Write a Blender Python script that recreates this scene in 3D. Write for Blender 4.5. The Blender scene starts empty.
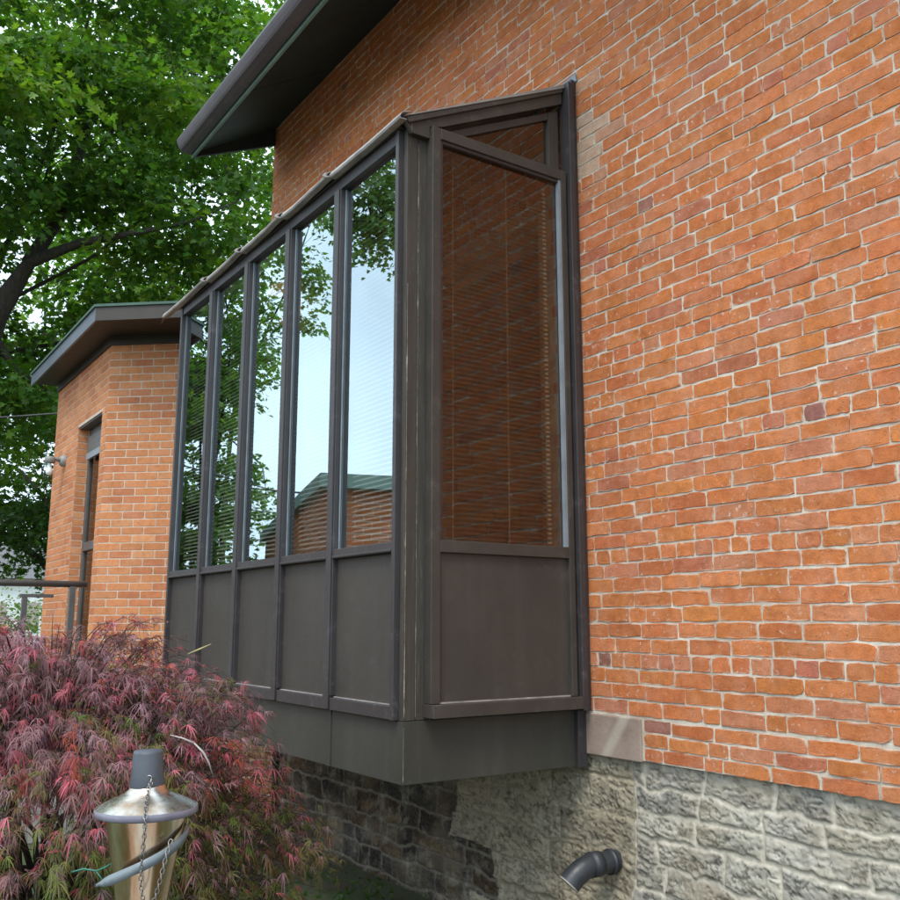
import bpy, bmesh, math, random
import numpy as np
from mathutils import Vector, Matrix

random.seed(7)
rng = np.random.default_rng(11)
SC = bpy.context.scene
R = math.radians
EYE = 1.65

# ------------------------------------------------------------------ camera
cam_d = bpy.data.cameras.new('camera')
cam = bpy.data.objects.new('camera', cam_d)
SC.collection.objects.link(cam)
cam.location = (0, 0, EYE)
PITCH = math.atan(172 / 941.0)
YAW = R(34.2)
cam.rotation_euler = (math.pi / 2 + PITCH, 0, -YAW)
cam_d.sensor_width = 36
cam_d.lens = 941 / 900 * 36
cam_d.clip_start = 0.05
cam_d.clip_end = 2000
SC.camera = cam

# ------------------------------------------------------------------ sky and sun
SUN_EL, SUN_AZ = R(57), R(232)      # azimuth clockwise from +Y
w = bpy.data.worlds.new('World')
SC.world = w
w.use_nodes = True
nt = w.node_tree
nt.nodes.clear()
sky = nt.nodes.new('ShaderNodeTexSky')
sky.sky_type = 'NISHITA'
sky.sun_disc = False
sky.sun_elevation = SUN_EL
sky.sun_rotation = SUN_AZ
sky.air_density = 1.0
sky.dust_density = 2.5
tc = nt.nodes.new('ShaderNodeTexCoord')
nz = nt.nodes.new('ShaderNodeTexNoise')
nz.inputs['Scale'].default_value = 2.2
nz.inputs['Detail'].default_value = 5
cr = nt.nodes.new('ShaderNodeMapRange')
cr.inputs['From Min'].default_value = 0.35
cr.inputs['From Max'].default_value = 0.6
cr.inputs['To Min'].default_value = 0.45
cr.inputs['To Max'].default_value = 0.95
mx = nt.nodes.new('ShaderNodeMix')
mx.data_type = 'RGBA'
mx.inputs['B'].default_value = (15.0, 18.2, 21.0, 1)       # thin bright cloud
bg = nt.nodes.new('ShaderNodeBackground')
bg.inputs['Strength'].default_value = 0.108
wo = nt.nodes.new('ShaderNodeOutputWorld')
L = nt.links.new
L(tc.outputs['Generated'], nz.inputs['Vector'])
L(nz.outputs['Fac'], cr.inputs['Value'])
L(cr.outputs['Result'], mx.inputs['Factor'])
L(sky.outputs['Color'], mx.inputs['A'])
L(mx.outputs['Result'], bg.inputs['Color'])
L(bg.outputs['Background'], wo.inputs['Surface'])

sd = bpy.data.lights.new('sun', 'SUN')
sd.energy = 2.0
sd.angle = R(22)
sd.color = (1.0, 0.95, 0.86)
sun = bpy.data.objects.new('sun', sd)
SC.collection.objects.link(sun)
sdir = Vector((math.sin(SUN_AZ) * math.cos(SUN_EL), math.cos(SUN_AZ) * math.cos(SUN_EL), math.sin(SUN_EL)))
sun.rotation_euler = (-sdir).to_track_quat('-Z', 'Y').to_euler()
sun.location = sdir * 60

SC.view_settings.view_transform = 'Standard'
SC.view_settings.look = 'None'
SC.view_settings.exposure = 0.35
SC.view_settings.gamma = 1
SC.view_settings.use_curve_mapping = False
SC.render.resolution_x = 1024
SC.render.resolution_y = 1024
SC.cycles.max_bounces = 10
SC.cycles.transparent_max_bounces = 24

# ------------------------------------------------------------------ helpers: directions
cp, sp_ = math.cos(PITCH), math.sin(PITCH)
FH = np.array([math.sin(YAW), math.cos(YAW), 0.0])
RT = np.array([math.cos(YAW), -math.sin(YAW), 0.0])
UZ = np.array([0, 0, 1.0])
FW = FH * cp + UZ * sp_
UP = -FH * sp_ + UZ * cp

def at(x, y, dist):
    """world point seen in direction (x, y) of the photograph at a depth in metres"""
    return FW * dist + RT * ((x - 450) / 941 * dist) - UP * ((y - 450) / 941 * dist) + np.array([0, 0, EYE])

def at_mirrored(x, y, dist, X=2.26):
    p = at(x, y, dist)
    return np.array([2 * X - p[0], p[1], p[2]])

# ------------------------------------------------------------------ helpers: objects
def tag(o, label=None, cat=None, group=None, kind=None):
    if label: o['label'] = label
    if cat: o['category'] = cat
    if group: o['group'] = group
    if kind: o['kind'] = kind
    return o

def thing(name, loc, label, cat, group=None):
    o = bpy.data.objects.new(name, None)
    o.empty_display_size = 0.2
    o.location = loc
    SC.collection.objects.link(o)
    return tag(o, label, cat, group)

def world_loc(o):
    p = Vector((0, 0, 0))
    while o is not None:
        p += o.location
        o = o.parent
    return p

def link_mesh(name, me, mat, parent):
    o = bpy.data.objects.new(name, me)
    SC.collection.objects.link(o)
    if mat is not None and not me.materials:
        me.materials.append(mat)
    if parent is not None:
        o.parent = parent
        o.location = -world_loc(parent)
    return o

class MB:
    def __init__(s):
        s.v = []; s.f = []; s.smooth = []
    def add(s, vs, fs, smooth=False):
        b = len(s.v)
        s.v += [tuple(float(c) for c in p) for p in vs]
        s.f += [tuple(i + b for i in f) for f in fs]
        s.smooth += [smooth] * len(fs)
        return s
    def box(s, x0, x1, y0, y1, z0, z1):
        vs = [(x, y, z) for z in (z0, z1) for y in (y0, y1) for x in (x0, x1)]
        return s.add(vs, [(0, 2, 3, 1), (4, 5, 7, 6), (0, 1, 5, 4), (2, 6, 7, 3), (0, 4, 6, 2), (1, 3, 7, 5)])
    def prism(s, poly, vec):
        """closed polygon (3D points) extruded by vec"""
        n = len(poly)
        a = [Vector(p) for p in poly]
        b = [p + Vector(vec) for p in a]
        fs = [tuple(range(n))[::-1], tuple(range(n, 2 * n))]
        for i in range(n):
            j = (i + 1) % n
            fs.append((i, j, n + j, n + i))
        return s.add(a + b, fs)
    def sheet(s, prof_pts, th=0.003):
        """grid of points [i][j] as thin solid"""
        P = [[Vector(p) for p in row] for row in prof_pts]
        ni, nj = len(P), len(P[0])
        N = [[Vector((0, 0, 0)) for _ in range(nj)] for _ in range(ni)]
        for i in range(ni):
            for j in range(nj):
                du = P[min(i + 1, ni - 1)][j] - P[max(i - 1, 0)][j]
                dv = P[i][min(j + 1, nj - 1)] - P[i][max(j - 1, 0)]
                n = du.cross(dv)
                N[i][j] = n.normalized() * th if n.length > 0 else Vector((0, 0, th))
        A = [P[i][j] for i in range(ni) for j in range(nj)]
        B = [P[i][j] + N[i][j] for i in range(ni) for j in range(nj)]
        o = ni * nj
        fs = []
        for i in range(ni - 1):
            for j in range(nj - 1):
                a, b, c, d = i * nj + j, i * nj + j + 1, (i + 1) * nj + j + 1, (i + 1) * nj + j
                fs.append((a, b, c, d)); fs.append((o + d, o + c, o + b, o + a))
        for i in range(ni - 1):
            for j in (0, nj - 1):
                a, d = i * nj + j, (i + 1) * nj + j
                fs.append((a, d, o + d, o + a))
        for j in range(nj - 1):
            for i in (0, ni - 1):
                a, b = i * nj + j, i * nj + j + 1
                fs.append((a, o + a, o + b, b))
        return s.add(A + B, fs, True)
    def tube(s, pts, radii, seg=10, caps=True):
        pts = [Vector(p) for p in pts]
        if not hasattr(radii, '__len__'): radii = [radii] * len(pts)
        vs = []
        ref = None
        for i, p in enumerate(pts):
            d = (pts[min(i + 1, len(pts) - 1)] - pts[max(i - 1, 0)]).normalized()
            if ref is None:
                ref = d.orthogonal().normalized()
            ref = (ref - d * ref.dot(d)).normalized()
            q = d.cross(ref)
            for k in range(seg):
                a = 2 * math.pi * k / seg
                vs.append(p + (ref * math.cos(a) + q * math.sin(a)) * radii[i])
        fs = []
        for i in range(len(pts) - 1):
            for k in range(seg):
                a, b = i * seg + k, i * seg + (k + 1) % seg
                fs.append((a, b, b + seg, a + seg))
        if caps:
            fs.append(tuple(range(seg))[::-1])
            fs.append(tuple((len(pts) - 1) * seg + k for k in range(seg)))
        return s.add(vs, fs, True)
    def lathe(s, c, prof, seg=40, axis=(0, 0, 1)):
        """profile of (r, h) about an axis through c"""
        ax = Vector(axis).normalized()
        u = ax.orthogonal().normalized(); q = ax.cross(u)
        vs = []
        for r, h in prof:
            for k in range(seg):
                a = 2 * math.pi * k / seg
                vs.append(Vector(c) + ax * h + (u * math.cos(a) + q * math.sin(a)) * r)
        fs = []
        for i in range(len(prof) - 1):
            for k in range(seg):
                a, b = i * seg + k, i * seg + (k + 1) % seg
                fs.append((a, b, b + seg, a + seg))
        return s.add(vs, fs, True)
    def torus(s, c, Rr, r, ax, ax2, st=1.5, seg=12, ms=6):
        """oval ring lying in the plane of ax, ax2; stretched along ax"""
        ax = Vector(ax).normalized(); ax2 = Vector(ax2); ax2 = (ax2 - ax * ax2.dot(ax)).normalized()
        n = ax.cross(ax2)
        vs = []
        for i in range(seg):
            a = 2 * math.pi * i / seg
            dr = (ax * math.cos(a) * st + ax2 * math.sin(a))
            cc = Vector(c) + dr * Rr
            rad = (ax * math.cos(a) + ax2 * math.sin(a)).normalized()
            for j in range(ms):
                b = 2 * math.pi * j / ms
                vs.append(cc + (rad * math.cos(b) + n * math.sin(b)) * r)
        fs = []
        for i in range(seg):
            for j in range(ms):
                fs.append((i * ms + j, ((i + 1) % seg) * ms + j, ((i + 1) % seg) * ms + (j + 1) % ms, i * ms + (j + 1) % ms))
        return s.add(vs, fs, True)
    def build(s, name, mat, parent=None, bevel=0, label=None):
        me = bpy.data.meshes.new(name)
        me.from_pydata(s.v, [], s.f)
        me.validate()
        if len(me.polygons) == len(s.smooth):
            me.polygons.foreach_set('use_smooth', s.smooth)
        bm = bmesh.new(); bm.from_mesh(me)
        bmesh.ops.recalc_face_normals(bm, faces=bm.faces)
        bm.to_mesh(me); bm.free()
        o = link_mesh(name, me, mat, parent)
        if bevel:
            m = o.modifiers.new('bevel', 'BEVEL')
            m.width = bevel; m.segments = 2; m.limit_method = 'ANGLE'; m.angle_limit = R(40)
        if label: o['label'] = label
        return o

def fast_mesh(name, V, F, col=None, smooth=False):
    """V (n,3); F list of arrays (m,k) of quads/ngons; col (n,3)"""
    me = bpy.data.meshes.new(name)
    V = np.ascontiguousarray(V, dtype=np.float32)
    me.vertices.add(len(V)); me.vertices.foreach_set('co', V.ravel())
    loops = np.concatenate([f.ravel() for f in F]).astype(np.int32)
    tot = np.concatenate([np.full(len(f), f.shape[1]) for f in F]).astype(np.int32)
    st = np.concatenate([[0], np.cumsum(tot)[:-1]]).astype(np.int32)
    me.loops.add(len(loops)); me.loops.foreach_set('vertex_index', loops)
    me.polygons.add(len(tot))
    me.polygons.foreach_set('loop_start', st); me.polygons.foreach_set('loop_total', tot)
    me.polygons.foreach_set('use_smooth', np.full(len(tot), smooth))
    me.update(calc_edges=True)
    if col is not None:
        a = me.color_attributes.new('tint', 'FLOAT_COLOR', 'POINT')
        c = np.ones((len(V), 4), dtype=np.float32); c[:, :3] = col
        a.data.foreach_set('color', c.ravel())
    return me

# ------------------------------------------------------------------ helpers: materials
def mat(name):
    m = bpy.data.materials.new(name); m.use_nodes = True
    n = m.node_tree.nodes; b = n['Principled BSDF']
    return m, m.node_tree, n, b

def noise(nt_, scale, detail=6, rough=0.6, vec=None, coord='Object', stretch=None):
    n = nt_.nodes.new('ShaderNodeTexNoise')
    n.inputs['Scale'].default_value = scale; n.inputs['Detail'].default_value = detail; n.inputs['Roughness'].default_value = rough
    t = nt_.nodes.new('ShaderNodeTexCoord')
    src = t.outputs[coord]
    if stretch:
        mp = nt_.nodes.new('ShaderNodeMapping'); mp.inputs['Scale'].default_value = stretch
        nt_.links.new(src, mp.inputs['Vector']); src = mp.outputs['Vector']
    nt_.links.new(src, n.inputs['Vector'])
    return n

def rngmap(nt_, src, a, b, c, d):
    m = nt_.nodes.new('ShaderNodeMapRange')
    for k, v in zip(('From Min', 'From Max', 'To Min', 'To Max'), (a, b, c, d)): m.inputs[k].default_value = v
    nt_.links.new(src, m.inputs['Value'])
    return m.outputs['Result']

def mixc(nt_, fac, a, b, mode='MIX'):
    m = nt_.nodes.new('ShaderNodeMix'); m.data_type = 'RGBA'; m.blend_type = mode
    for k, v in (('Factor', fac), ('A', a), ('B', b)):
        if isinstance(v, (tuple, list)): m.inputs[k].default_value = (*v[:3], 1)
        elif isinstance(v, (int, float)): m.inputs[k].default_value = v
        else: nt_.links.new(v, m.inputs[k])
    return m.outputs['Result']

def bump(nt_, b, h, strength=0.4, dist=0.004):
    n = nt_.nodes.new('ShaderNodeBump'); n.inputs['Strength'].default_value = strength; n.inputs['Distance'].default_value = dist
    nt_.links.new(h, n.inputs['Height']); nt_.links.new(n.outputs['Normal'], b.inputs['Normal'])

def painted(name, col, col2, rough=0.5, ns=3.0, spec=0.5, dust=None, stretch=(1, 1, 1), bs=0.15):
    m, t, n, b = mat(name)
    a = noise(t, ns, 8, 0.65, stretch=stretch)
    c = mixc(t, rngmap(t, a.outputs['Fac'], 0.35, 0.68, 0, 1), col, col2)
    if dust:
        d = noise(t, 9, 10, 0.75, stretch=stretch)
        c = mixc(t, rngmap(t, d.outputs['Fac'], 0.56, 0.74, 0, 0.7), c, dust)
    t.links.new(c, b.inputs['Base Color'])
    f = noise(t, 60, 4, 0.6)
    t.links.new(rngmap(t, f.outputs['Fac'], 0.3, 0.7, rough - 0.08, rough + 0.1), b.inputs['Roughness'])
    b.inputs['Specular IOR Level'].default_value = spec
    bump(t, b, f.outputs['Fac'], bs, 0.002)
    return m

def brick_material(name, rough=0.85, salt=0.0, speck=True, soft=1.0):
    m, t, n, b = mat(name)
    at_ = n.new('ShaderNodeVertexColor'); at_.layer_name = 'tint'
    a = noise(t, 26, 8, 0.7)
    c = mixc(t, rngmap(t, a.outputs['Fac'], 0.38, 0.66, 0.0, 0.62 * soft), at_.outputs['Color'], (0.58, 0.54, 0.50), 'MULTIPLY')
    gr_ = noise(t, 210, 4, 0.7)
    c = mixc(t, rngmap(t, gr_.outputs['Fac'], 0.40, 0.62, 0.0, 0.35), c, (1.5, 1.45, 1.4), 'MULTIPLY')
    l2 = noise(t, 7, 6, 0.6)
    c = mixc(t, rngmap(t, l2.outputs['Fac'], 0.45, 0.75, 0.0, 0.30), c, (0.66, 0.36, 0.24))
    if speck:
        s = noise(t, 130, 3, 0.5)
        c = mixc(t, rngmap(t, s.outputs['Fac'], 0.66, 0.71, 0.0, 0.75), c, (0.07, 0.03, 0.02))
    if salt:
        s2 = noise(t, 34, 9, 0.75)
        s3 = noise(t, 2.3, 4, 0.6)
        mul = n.new('ShaderNodeMath'); mul.operation = 'MULTIPLY'
        t.links.new(rngmap(t, s2.outputs['Fac'], 0.585, 0.67, 0, 1), mul.inputs[0])
        t.links.new(rngmap(t, s3.outputs['Fac'], 0.40, 0.65, 0.1, 1), mul.inputs[1])
        m2 = n.new('ShaderNodeMath'); m2.operation = 'MULTIPLY'; m2.inputs[1].default_value = salt
        t.links.new(mul.outputs[0], m2.inputs[0])
        c = mixc(t, m2.outputs[0], c, (0.72, 0.68, 0.60))
    wz_ = noise(t, 0.9, 6, 0.65); wst = noise(t, 5.5, 5, 0.6, stretch=(1, 1, 0.12))
    c = mixc(t, rngmap(t, wz_.outputs['Fac'], 0.45, 0.72, 0, 0.28), c, (0.74, 0.68, 0.64), 'MULTIPLY')
    c = mixc(t, rngmap(t, wst.outputs['Fac'], 0.55, 0.75, 0, 0.30), c, (0.70, 0.66, 0.62), 'MULTIPLY')
    t.links.new(c, b.inputs['Base Color'])
    b.inputs['Roughness'].default_value = rough
    b.inputs['Specular IOR Level'].default_value = 0.25
    h = noise(t, 110, 10, 0.78)
    bump(t, b, h.outputs['Fac'], 0.85, 0.005)
    return m

def mortar_material(name, col, col2):
    m, t, n, b = mat(name)
    a = noise(t, 5, 9, 0.7)
    c = mixc(t, rngmap(t, a.outputs['Fac'], 0.35, 0.65, 0, 1), col, col2)
    t.links.new(c, b.inputs['Base Color'])
    b.inputs['Roughness'].default_value = 0.95
    h = noise(t, 70, 9, 0.75)
    bump(t, b, h.outputs['Fac'], 0.9, 0.006)
    return m

M = {}
M['old_brick'] = brick_material('old brick', salt=0.95)
M['new_brick'] = brick_material('annex brick', salt=0.12, soft=0.8)
M['mortar'] = mortar_material('cream mortar', (0.68, 0.61, 0.51), (0.42, 0.33, 0.25))
M['new_mortar'] = mortar_material('annex mortar', (0.62, 0.50, 0.40), (0.52, 0.41, 0.32))
M['bronze'] = painted('bronze aluminium', (0.034, 0.029, 0.030), (0.046, 0.040, 0.041), 0.42, 2.5, 0.5, (0.13, 0.12, 0.13))
M['board'] = painted('brown painted board', (0.042, 0.036, 0.029), (0.064, 0.054, 0.044), 0.55, 6, 0.35, (0.15, 0.14, 0.12), (6, 6, 0.5), 0.35)
M['boardh'] = painted('brown painted rail', (0.040, 0.034, 0.029), (0.056, 0.047, 0.040), 0.5, 4, 0.4, (0.11, 0.10, 0.085), bs=0.3)
M['panel'] = painted('brown panel', (0.045, 0.039, 0.034), (0.058, 0.050, 0.042), 0.55, 1.5, 0.35, (0.082, 0.074, 0.066))
M['skirt'] = painted('dark skirt panel', (0.040, 0.039, 0.032), (0.050, 0.048, 0.040), 0.5, 1.8, 0.4, (0.072, 0.070, 0.060))
for key in ('panel', 'skirt'):
    t = M[key].node_tree; b = t.nodes['Principled BSDF']
    big = noise(t, 2.6, 2, 0.4); sm0 = b.inputs['Normal'].links[0].from_node
    bn = t.nodes.new('ShaderNodeBump'); bn.inputs['Strength'].default_value = 0.35; bn.inputs['Distance'].default_value = 0.03
    t.links.new(big.outputs['Fac'], bn.inputs['Height']); t.links.new(bn.outputs['Normal'], sm0.inputs['Normal'])
    drip_ = noise(t, 7, 7, 0.7, stretch=(1, 1, 0.07)); base_l = b.inputs['Base Color'].links[0].from_socket
    splash = noise(t, 1.1, 5, 0.6)
    c = mixc(t, rngmap(t, drip_.outputs['Fac'], 0.50, 0.72, 0, 0.20), base_l, (0.115, 0.105, 0.092))
    c = mixc(t, rngmap(t, splash.outputs['Fac'], 0.45, 0.65, 0, 0.35), c, (0.72, 0.72, 0.70), 'MULTIPLY')
    t.links.new(c, b.inputs['Base Color'])
M['chip'] = painted('bare chipped edge', (0.42, 0.38, 0.31), (0.16, 0.14, 0.12), 0.8, 30, 0.2)
M['drip'] = painted('weathered drip edge', (0.40, 0.355, 0.33), (0.20, 0.18, 0.165), 0.55, 7, 0.4, (0.16, 0.15, 0.14))
M['roofsheet'] = painted('weathered roof sheet', (0.20, 0.18, 0.17), (0.28, 0.26, 0.24), 0.6, 5, 0.3)
M['flash'] = painted('grey flashing', (0.24, 0.27, 0.30), (0.17, 0.19, 0.21), 0.4, 8, 0.5)
M['gutter'] = painted('brown gutter', (0.060, 0.042, 0.048), (0.085, 0.062, 0.070), 0.38, 3, 0.5, (0.16, 0.13, 0.13))
M['soffit'] = painted('dark green soffit', (0.030, 0.040, 0.034), (0.024, 0.028, 0.025), 0.7, 2, 0.15)
M['trimgreen'] = painted('weathered green trim', (0.17, 0.25, 0.21), (0.11, 0.17, 0.15), 0.55, 6, 0.3)
M['fascia'] = painted('brown fascia board', (0.048, 0.038, 0.029), (0.036, 0.029, 0.022), 0.5, 3, 0.4)
M['fasciab'] = painted('grey blue fascia cladding', (0.11, 0.125, 0.16), (0.08, 0.09, 0.12), 0.35, 4, 0.5)
M['roofgreen'] = painted('green roof edge', (0.07, 0.13, 0.10), (0.05, 0.09, 0.07), 0.6, 7, 0.3)
M['pipe'] = painted('black plastic', (0.022, 0.024, 0.028), (0.040, 0.042, 0.048), 0.45, 7, 0.5)
M['limestone_plain'] = painted('grey mortar', (0.36, 0.32, 0.25), (0.28, 0.25, 0.20), 0.95, 14, 0.2, bs=0.9)
M['pipein'] = painted('pipe inner scale', (0.45, 0.42, 0.36), (0.32, 0.30, 0.25), 0.8, 20, 0.2)
M['rail'] = painted('brown railing paint', (0.10, 0.092, 0.088), (0.075, 0.068, 0.064), 0.4, 5, 0.5)
M['white_cord'] = painted('pale cord', (0.55, 0.50, 0.42), (0.45, 0.42, 0.35), 0.8, 5, 0.2)
M['slat'] = painted('brown blind slat', (0.075, 0.062, 0.046), (0.060, 0.050, 0.038), 0.45, 4, 0.5)
M['slat_pale'] = painted('pale blind slat', (0.42, 0.41, 0.38), (0.36, 0.35, 0.33), 0.4, 4, 0.5)
M['plaster'] = painted('interior plaster', (0.40, 0.34, 0.27), (0.36, 0.31, 0.25), 0.8, 2, 0.2)
M['white_siding'] = painted('white siding', (0.72, 0.72, 0.70), (0.62, 0.62, 0.60), 0.6, 2, 0.3)
M['shingle'] = painted('grey shingles', (0.10, 0.10, 0.105), (0.16, 0.155, 0.15), 0.8, 12, 0.2)
M['cable'] = painted('cable', (0.06, 0.06, 0.065), (0.09, 0.09, 0.09), 0.6, 5, 0.3)
M['wood_pole'] = painted('pole wood', (0.13, 0.10, 0.075), (0.18, 0.15, 0.12), 0.85, 6, 0.2, None, (4, 4, 0.3))
M['tie'] = painted('green garden tie', (0.02, 0.11, 0.08), (0.03, 0.15, 0.10), 0.5, 9, 0.4)
M['concrete'] = painted('concrete', (0.33, 0.31, 0.28), (0.26, 0.245, 0.22), 0.85, 4, 0.2, (0.18, 0.17, 0.15), bs=0.5)

m, t, n, b = mat('sandstone')
a = noise(t, 4.5, 8, 0.65)
c = mixc(t, rngmap(t, a.outputs['Fac'], 0.35, 0.65, 0, 1), (0.24, 0.165, 0.130), (0.33, 0.25, 0.205))
st = noise(t, 1.2, 4, 0.5, stretch=(1, 3.5, -4.5))
wv = n.new('ShaderNodeTexWave'); wv.inputs['Scale'].default_value = 1.25; wv.inputs['Distortion'].default_value = 1.2; wv.inputs['Detail'].default_value = 3
mp = n.new('ShaderNodeMapping'); mp.inputs['Rotation'].default_value = (R(-38), 0, 0)
tcn = n.new('ShaderNodeTexCoord'); wv.bands_direction = 'Y'
t.links.new(tcn.outputs['Object'], mp.inputs['Vector']); t.links.new(mp.outputs['Vector'], wv.inputs['Vector'])
c = mixc(t, rngmap(t, wv.outputs['Fac'], 0.80, 0.99, 0, 0.45), c, (0.52, 0.47, 0.38))
t.links.new(c, b.inputs['Base Color']); b.inputs['Roughness'].default_value = 0.85
h = noise(t, 45, 8, 0.7); bump(t, b, h.outputs['Fac'], 0.6, 0.005)
M['sandstone'] = m

m, t, n, b = mat('limestone')
vc = n.new('ShaderNodeVertexColor'); vc.layer_name = 'tint'
a = noise(t, 22, 9, 0.75)
c = mixc(t, rngmap(t, a.outputs['Fac'], 0.35, 0.7, 0, 0.75), vc.outputs['Color'], (0.62, 0.60, 0.57), 'MULTIPLY')
a2 = noise(t, 8, 7, 0.7)
c = mixc(t, rngmap(t, a2.outputs['Fac'], 0.5, 0.7, 0, 0.35), c, (0.50, 0.46, 0.36))
t.links.new(c, b.inputs['Base Color']); b.inputs['Roughness'].default_value = 0.92
b.inputs['Specular IOR Level'].default_value = 0.2
h = noise(t, 60, 10, 0.75); bump(t, b, h.outputs['Fac'], 0.75, 0.006)
M['limestone'] = m

def glass(name, ior=1.9, tint=(0.62, 0.60, 0.56), gl=(0.93, 0.98, 1.0), rough=0.0, wob=0.0, base=0.0):
    m, t, n, b = mat(name)
    n.remove(b)
    out = n['Material Output']
    fr = n.new('ShaderNodeFresnel'); fr.inputs['IOR'].default_value = ior
    tr = n.new('ShaderNodeBsdfTransparent'); tr.inputs['Color'].default_value = (*tint, 1)
    g = n.new('ShaderNodeBsdfGlossy'); g.inputs['Color'].default_value = (*gl, 1); g.inputs['Roughness'].default_value = rough
    mixs = n.new('ShaderNodeMixShader')
    geo = n.new('ShaderNodeNewGeometry'); inv = n.new('ShaderNodeMath'); inv.operation = 'SUBTRACT'; inv.inputs[0].default_value = 1.0
    t.links.new(geo.outputs['Backfacing'], inv.inputs[1])
    mul = n.new('ShaderNodeMath'); mul.operation = 'MULTIPLY'
    t.links.new(rngmap(t, fr.outputs[0], 0, 1, base, 1), mul.inputs[0]); t.links.new(inv.outputs[0], mul.inputs[1])
    t.links.new(mul.outputs[0], mixs.inputs[0]); t.links.new(tr.outputs[0], mixs.inputs[1]); t.links.new(g.outputs[0], mixs.inputs[2])
    t.links.new(mixs.outputs[0], out.inputs['Surface'])
    if wob:
        nz_ = noise(t, 1.3, 1, 0.4)
        bn = n.new('ShaderNodeBump'); bn.inputs['Strength'].default_value = wob; bn.inputs['Distance'].default_value = 0.01
        t.links.new(nz_.outputs['Fac'], bn.inputs['Height'])
        t.links.new(bn.outputs['Normal'], g.inputs['Normal'])
    return m
M['glass'] = glass('coated window glass', 1.6, (0.88, 0.88, 0.87), gl=(0.84, 0.97, 1.0), wob=0.10, base=0.38)
M['side_glass'] = glass('bronze tinted glass', 2.0, (0.76, 0.69, 0.62), gl=(0.88, 0.86, 0.82), wob=0.05)
M['jar'] = glass('clear jar glass', 1.5, (0.93, 0.95, 0.96), (1, 1, 1))

def leaf_material(name, trans=0.45, rough=0.5, spec=0.4, tcol=(1.25, 1.35, 0.35)):
    m, t, n, b = mat(name)
    out = n['Material Output']
    vc = n.new('ShaderNodeVertexColor'); vc.layer_name = 'tint'
    t.links.new(vc.outputs['Color'], b.inputs['Base Color'])
    b.inputs['Roughness'].default_value = rough; b.inputs['Specular IOR Level'].default_value = spec
    tl = n.new('ShaderNodeBsdfTranslucent')
    cc = mixc(t, 1.0, vc.outputs['Color'], tcol, 'MULTIPLY')
    t.links.new(cc, tl.inputs['Color'])
    ms = n.new('ShaderNodeMixShader'); ms.inputs[0].default_value = trans
    t.links.new(b.outputs[0], ms.inputs[1]); t.links.new(tl.outputs[0], ms.inputs[2])
    t.links.new(ms.outputs[0], out.inputs['Surface'])
    return m
M['leaf'] = leaf_material('maple leaf', 0.5)
M['lace'] = leaf_material('laceleaf', 0.35, 0.55, 0.3, (1.2, 1.0, 0.9))
m, t, n, b = mat('bark')
a = noise(t, 8, 10, 0.7, stretch=(3, 3, 0.6))
c = mixc(t, rngmap(t, a.outputs['Fac'], 0.35, 0.65, 0, 1), (0.030, 0.024, 0.019), (0.065, 0.054, 0.045))
t.links.new(c, b.inputs['Base Color']); b.inputs['Roughness'].default_value = 0.95
bump(t, b, a.outputs['Fac'], 0.9, 0.03)
M['bark'] = m
m, t, n, b = mat('ground soil')
a = noise(t, 1.7, 10, 0.7); a3 = noise(t, 25, 8, 0.7)
c = mixc(t, rngmap(t, a.outputs['Fac'], 0.4, 0.6, 0, 1), (0.05, 0.085, 0.025), (0.075, 0.06, 0.04))
c = mixc(t, rngmap(t, a3.outputs['Fac'], 0.4, 0.7, 0, 0.6), c, (0.12, 0.13, 0.06))
t.links.new(c, b.inputs['Base Color']); b.inputs['Roughness'].default_value = 1.0
bump(t, b, a3.outputs['Fac'], 1.0, 0.03)
M['ground'] = m

def metal(name, c1, c2, rough):
    m, t, n, b = mat(name)
    a = noise(t, 18, 6, 0.6, stretch=(1, 1, 0.4))
    c = mixc(t, rngmap(t, a.outputs['Fac'], 0.4, 0.62, 0, 1), c1, c2)
    t.links.new(c, b.inputs['Base Color']); b.inputs['Metallic'].default_value = 1.0
    f = noise(t, 120, 5, 0.6)
    t.links.new(rngmap(t, f.outputs['Fac'], 0.3, 0.7, rough, rough + 0.14), b.inputs['Roughness'])
    bump(t, b, f.outputs['Fac'], 0.12, 0.001)
    return m
M['steel'] = metal('tarnished steel', (0.62, 0.56, 0.48), (0.46, 0.34, 0.25), 0.16)
m, t, n, b = mat('reservoir steel with reflection streaks')
a = noise(t, 26, 5, 0.6, stretch=(1, 1, 0.06)); a2 = noise(t, 40, 4, 0.6, stretch=(1, 1, 0.10))
c = mixc(t, rngmap(t, a.outputs['Fac'], 0.42, 0.58, 0, 1), (0.82, 0.72, 0.58), (0.60, 0.36, 0.22))  # tarnish, plus reflection bands painted as vertical colour streaks
c = mixc(t, rngmap(t, a2.outputs['Fac'], 0.50, 0.60, 0, 0.7), c, (0.42, 0.38, 0.26))
t.links.new(c, b.inputs['Base Color']); b.inputs['Metallic'].default_value = 1.0
f = noise(t, 150, 5, 0.6, stretch=(1, 1, 0.3)); t.links.new(rngmap(t, f.outputs['Fac'], 0.3, 0.7, 0.12, 0.24), b.inputs['Roughness'])
M['steel'] = m
M['lid'] = metal('tarnished lid', (0.68, 0.65, 0.60), (0.42, 0.30, 0.20), 0.22)
M['chain'] = metal('zinc chain', (0.34, 0.33, 0.31), (0.22, 0.22, 0.22), 0.3)
M['capgrey'] = painted('slate grey cap', (0.045, 0.052, 0.064), (0.065, 0.074, 0.088), 0.5, 14, 0.5)
M['strap'] = painted('grey metal strap', (0.13, 0.155, 0.17), (0.18, 0.205, 0.22), 0.42, 14, 0.5)
M['rim'] = painted('oxidised rim', (0.20, 0.19, 0.24), (0.13, 0.12, 0.15), 0.35, 25, 0.5)
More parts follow.
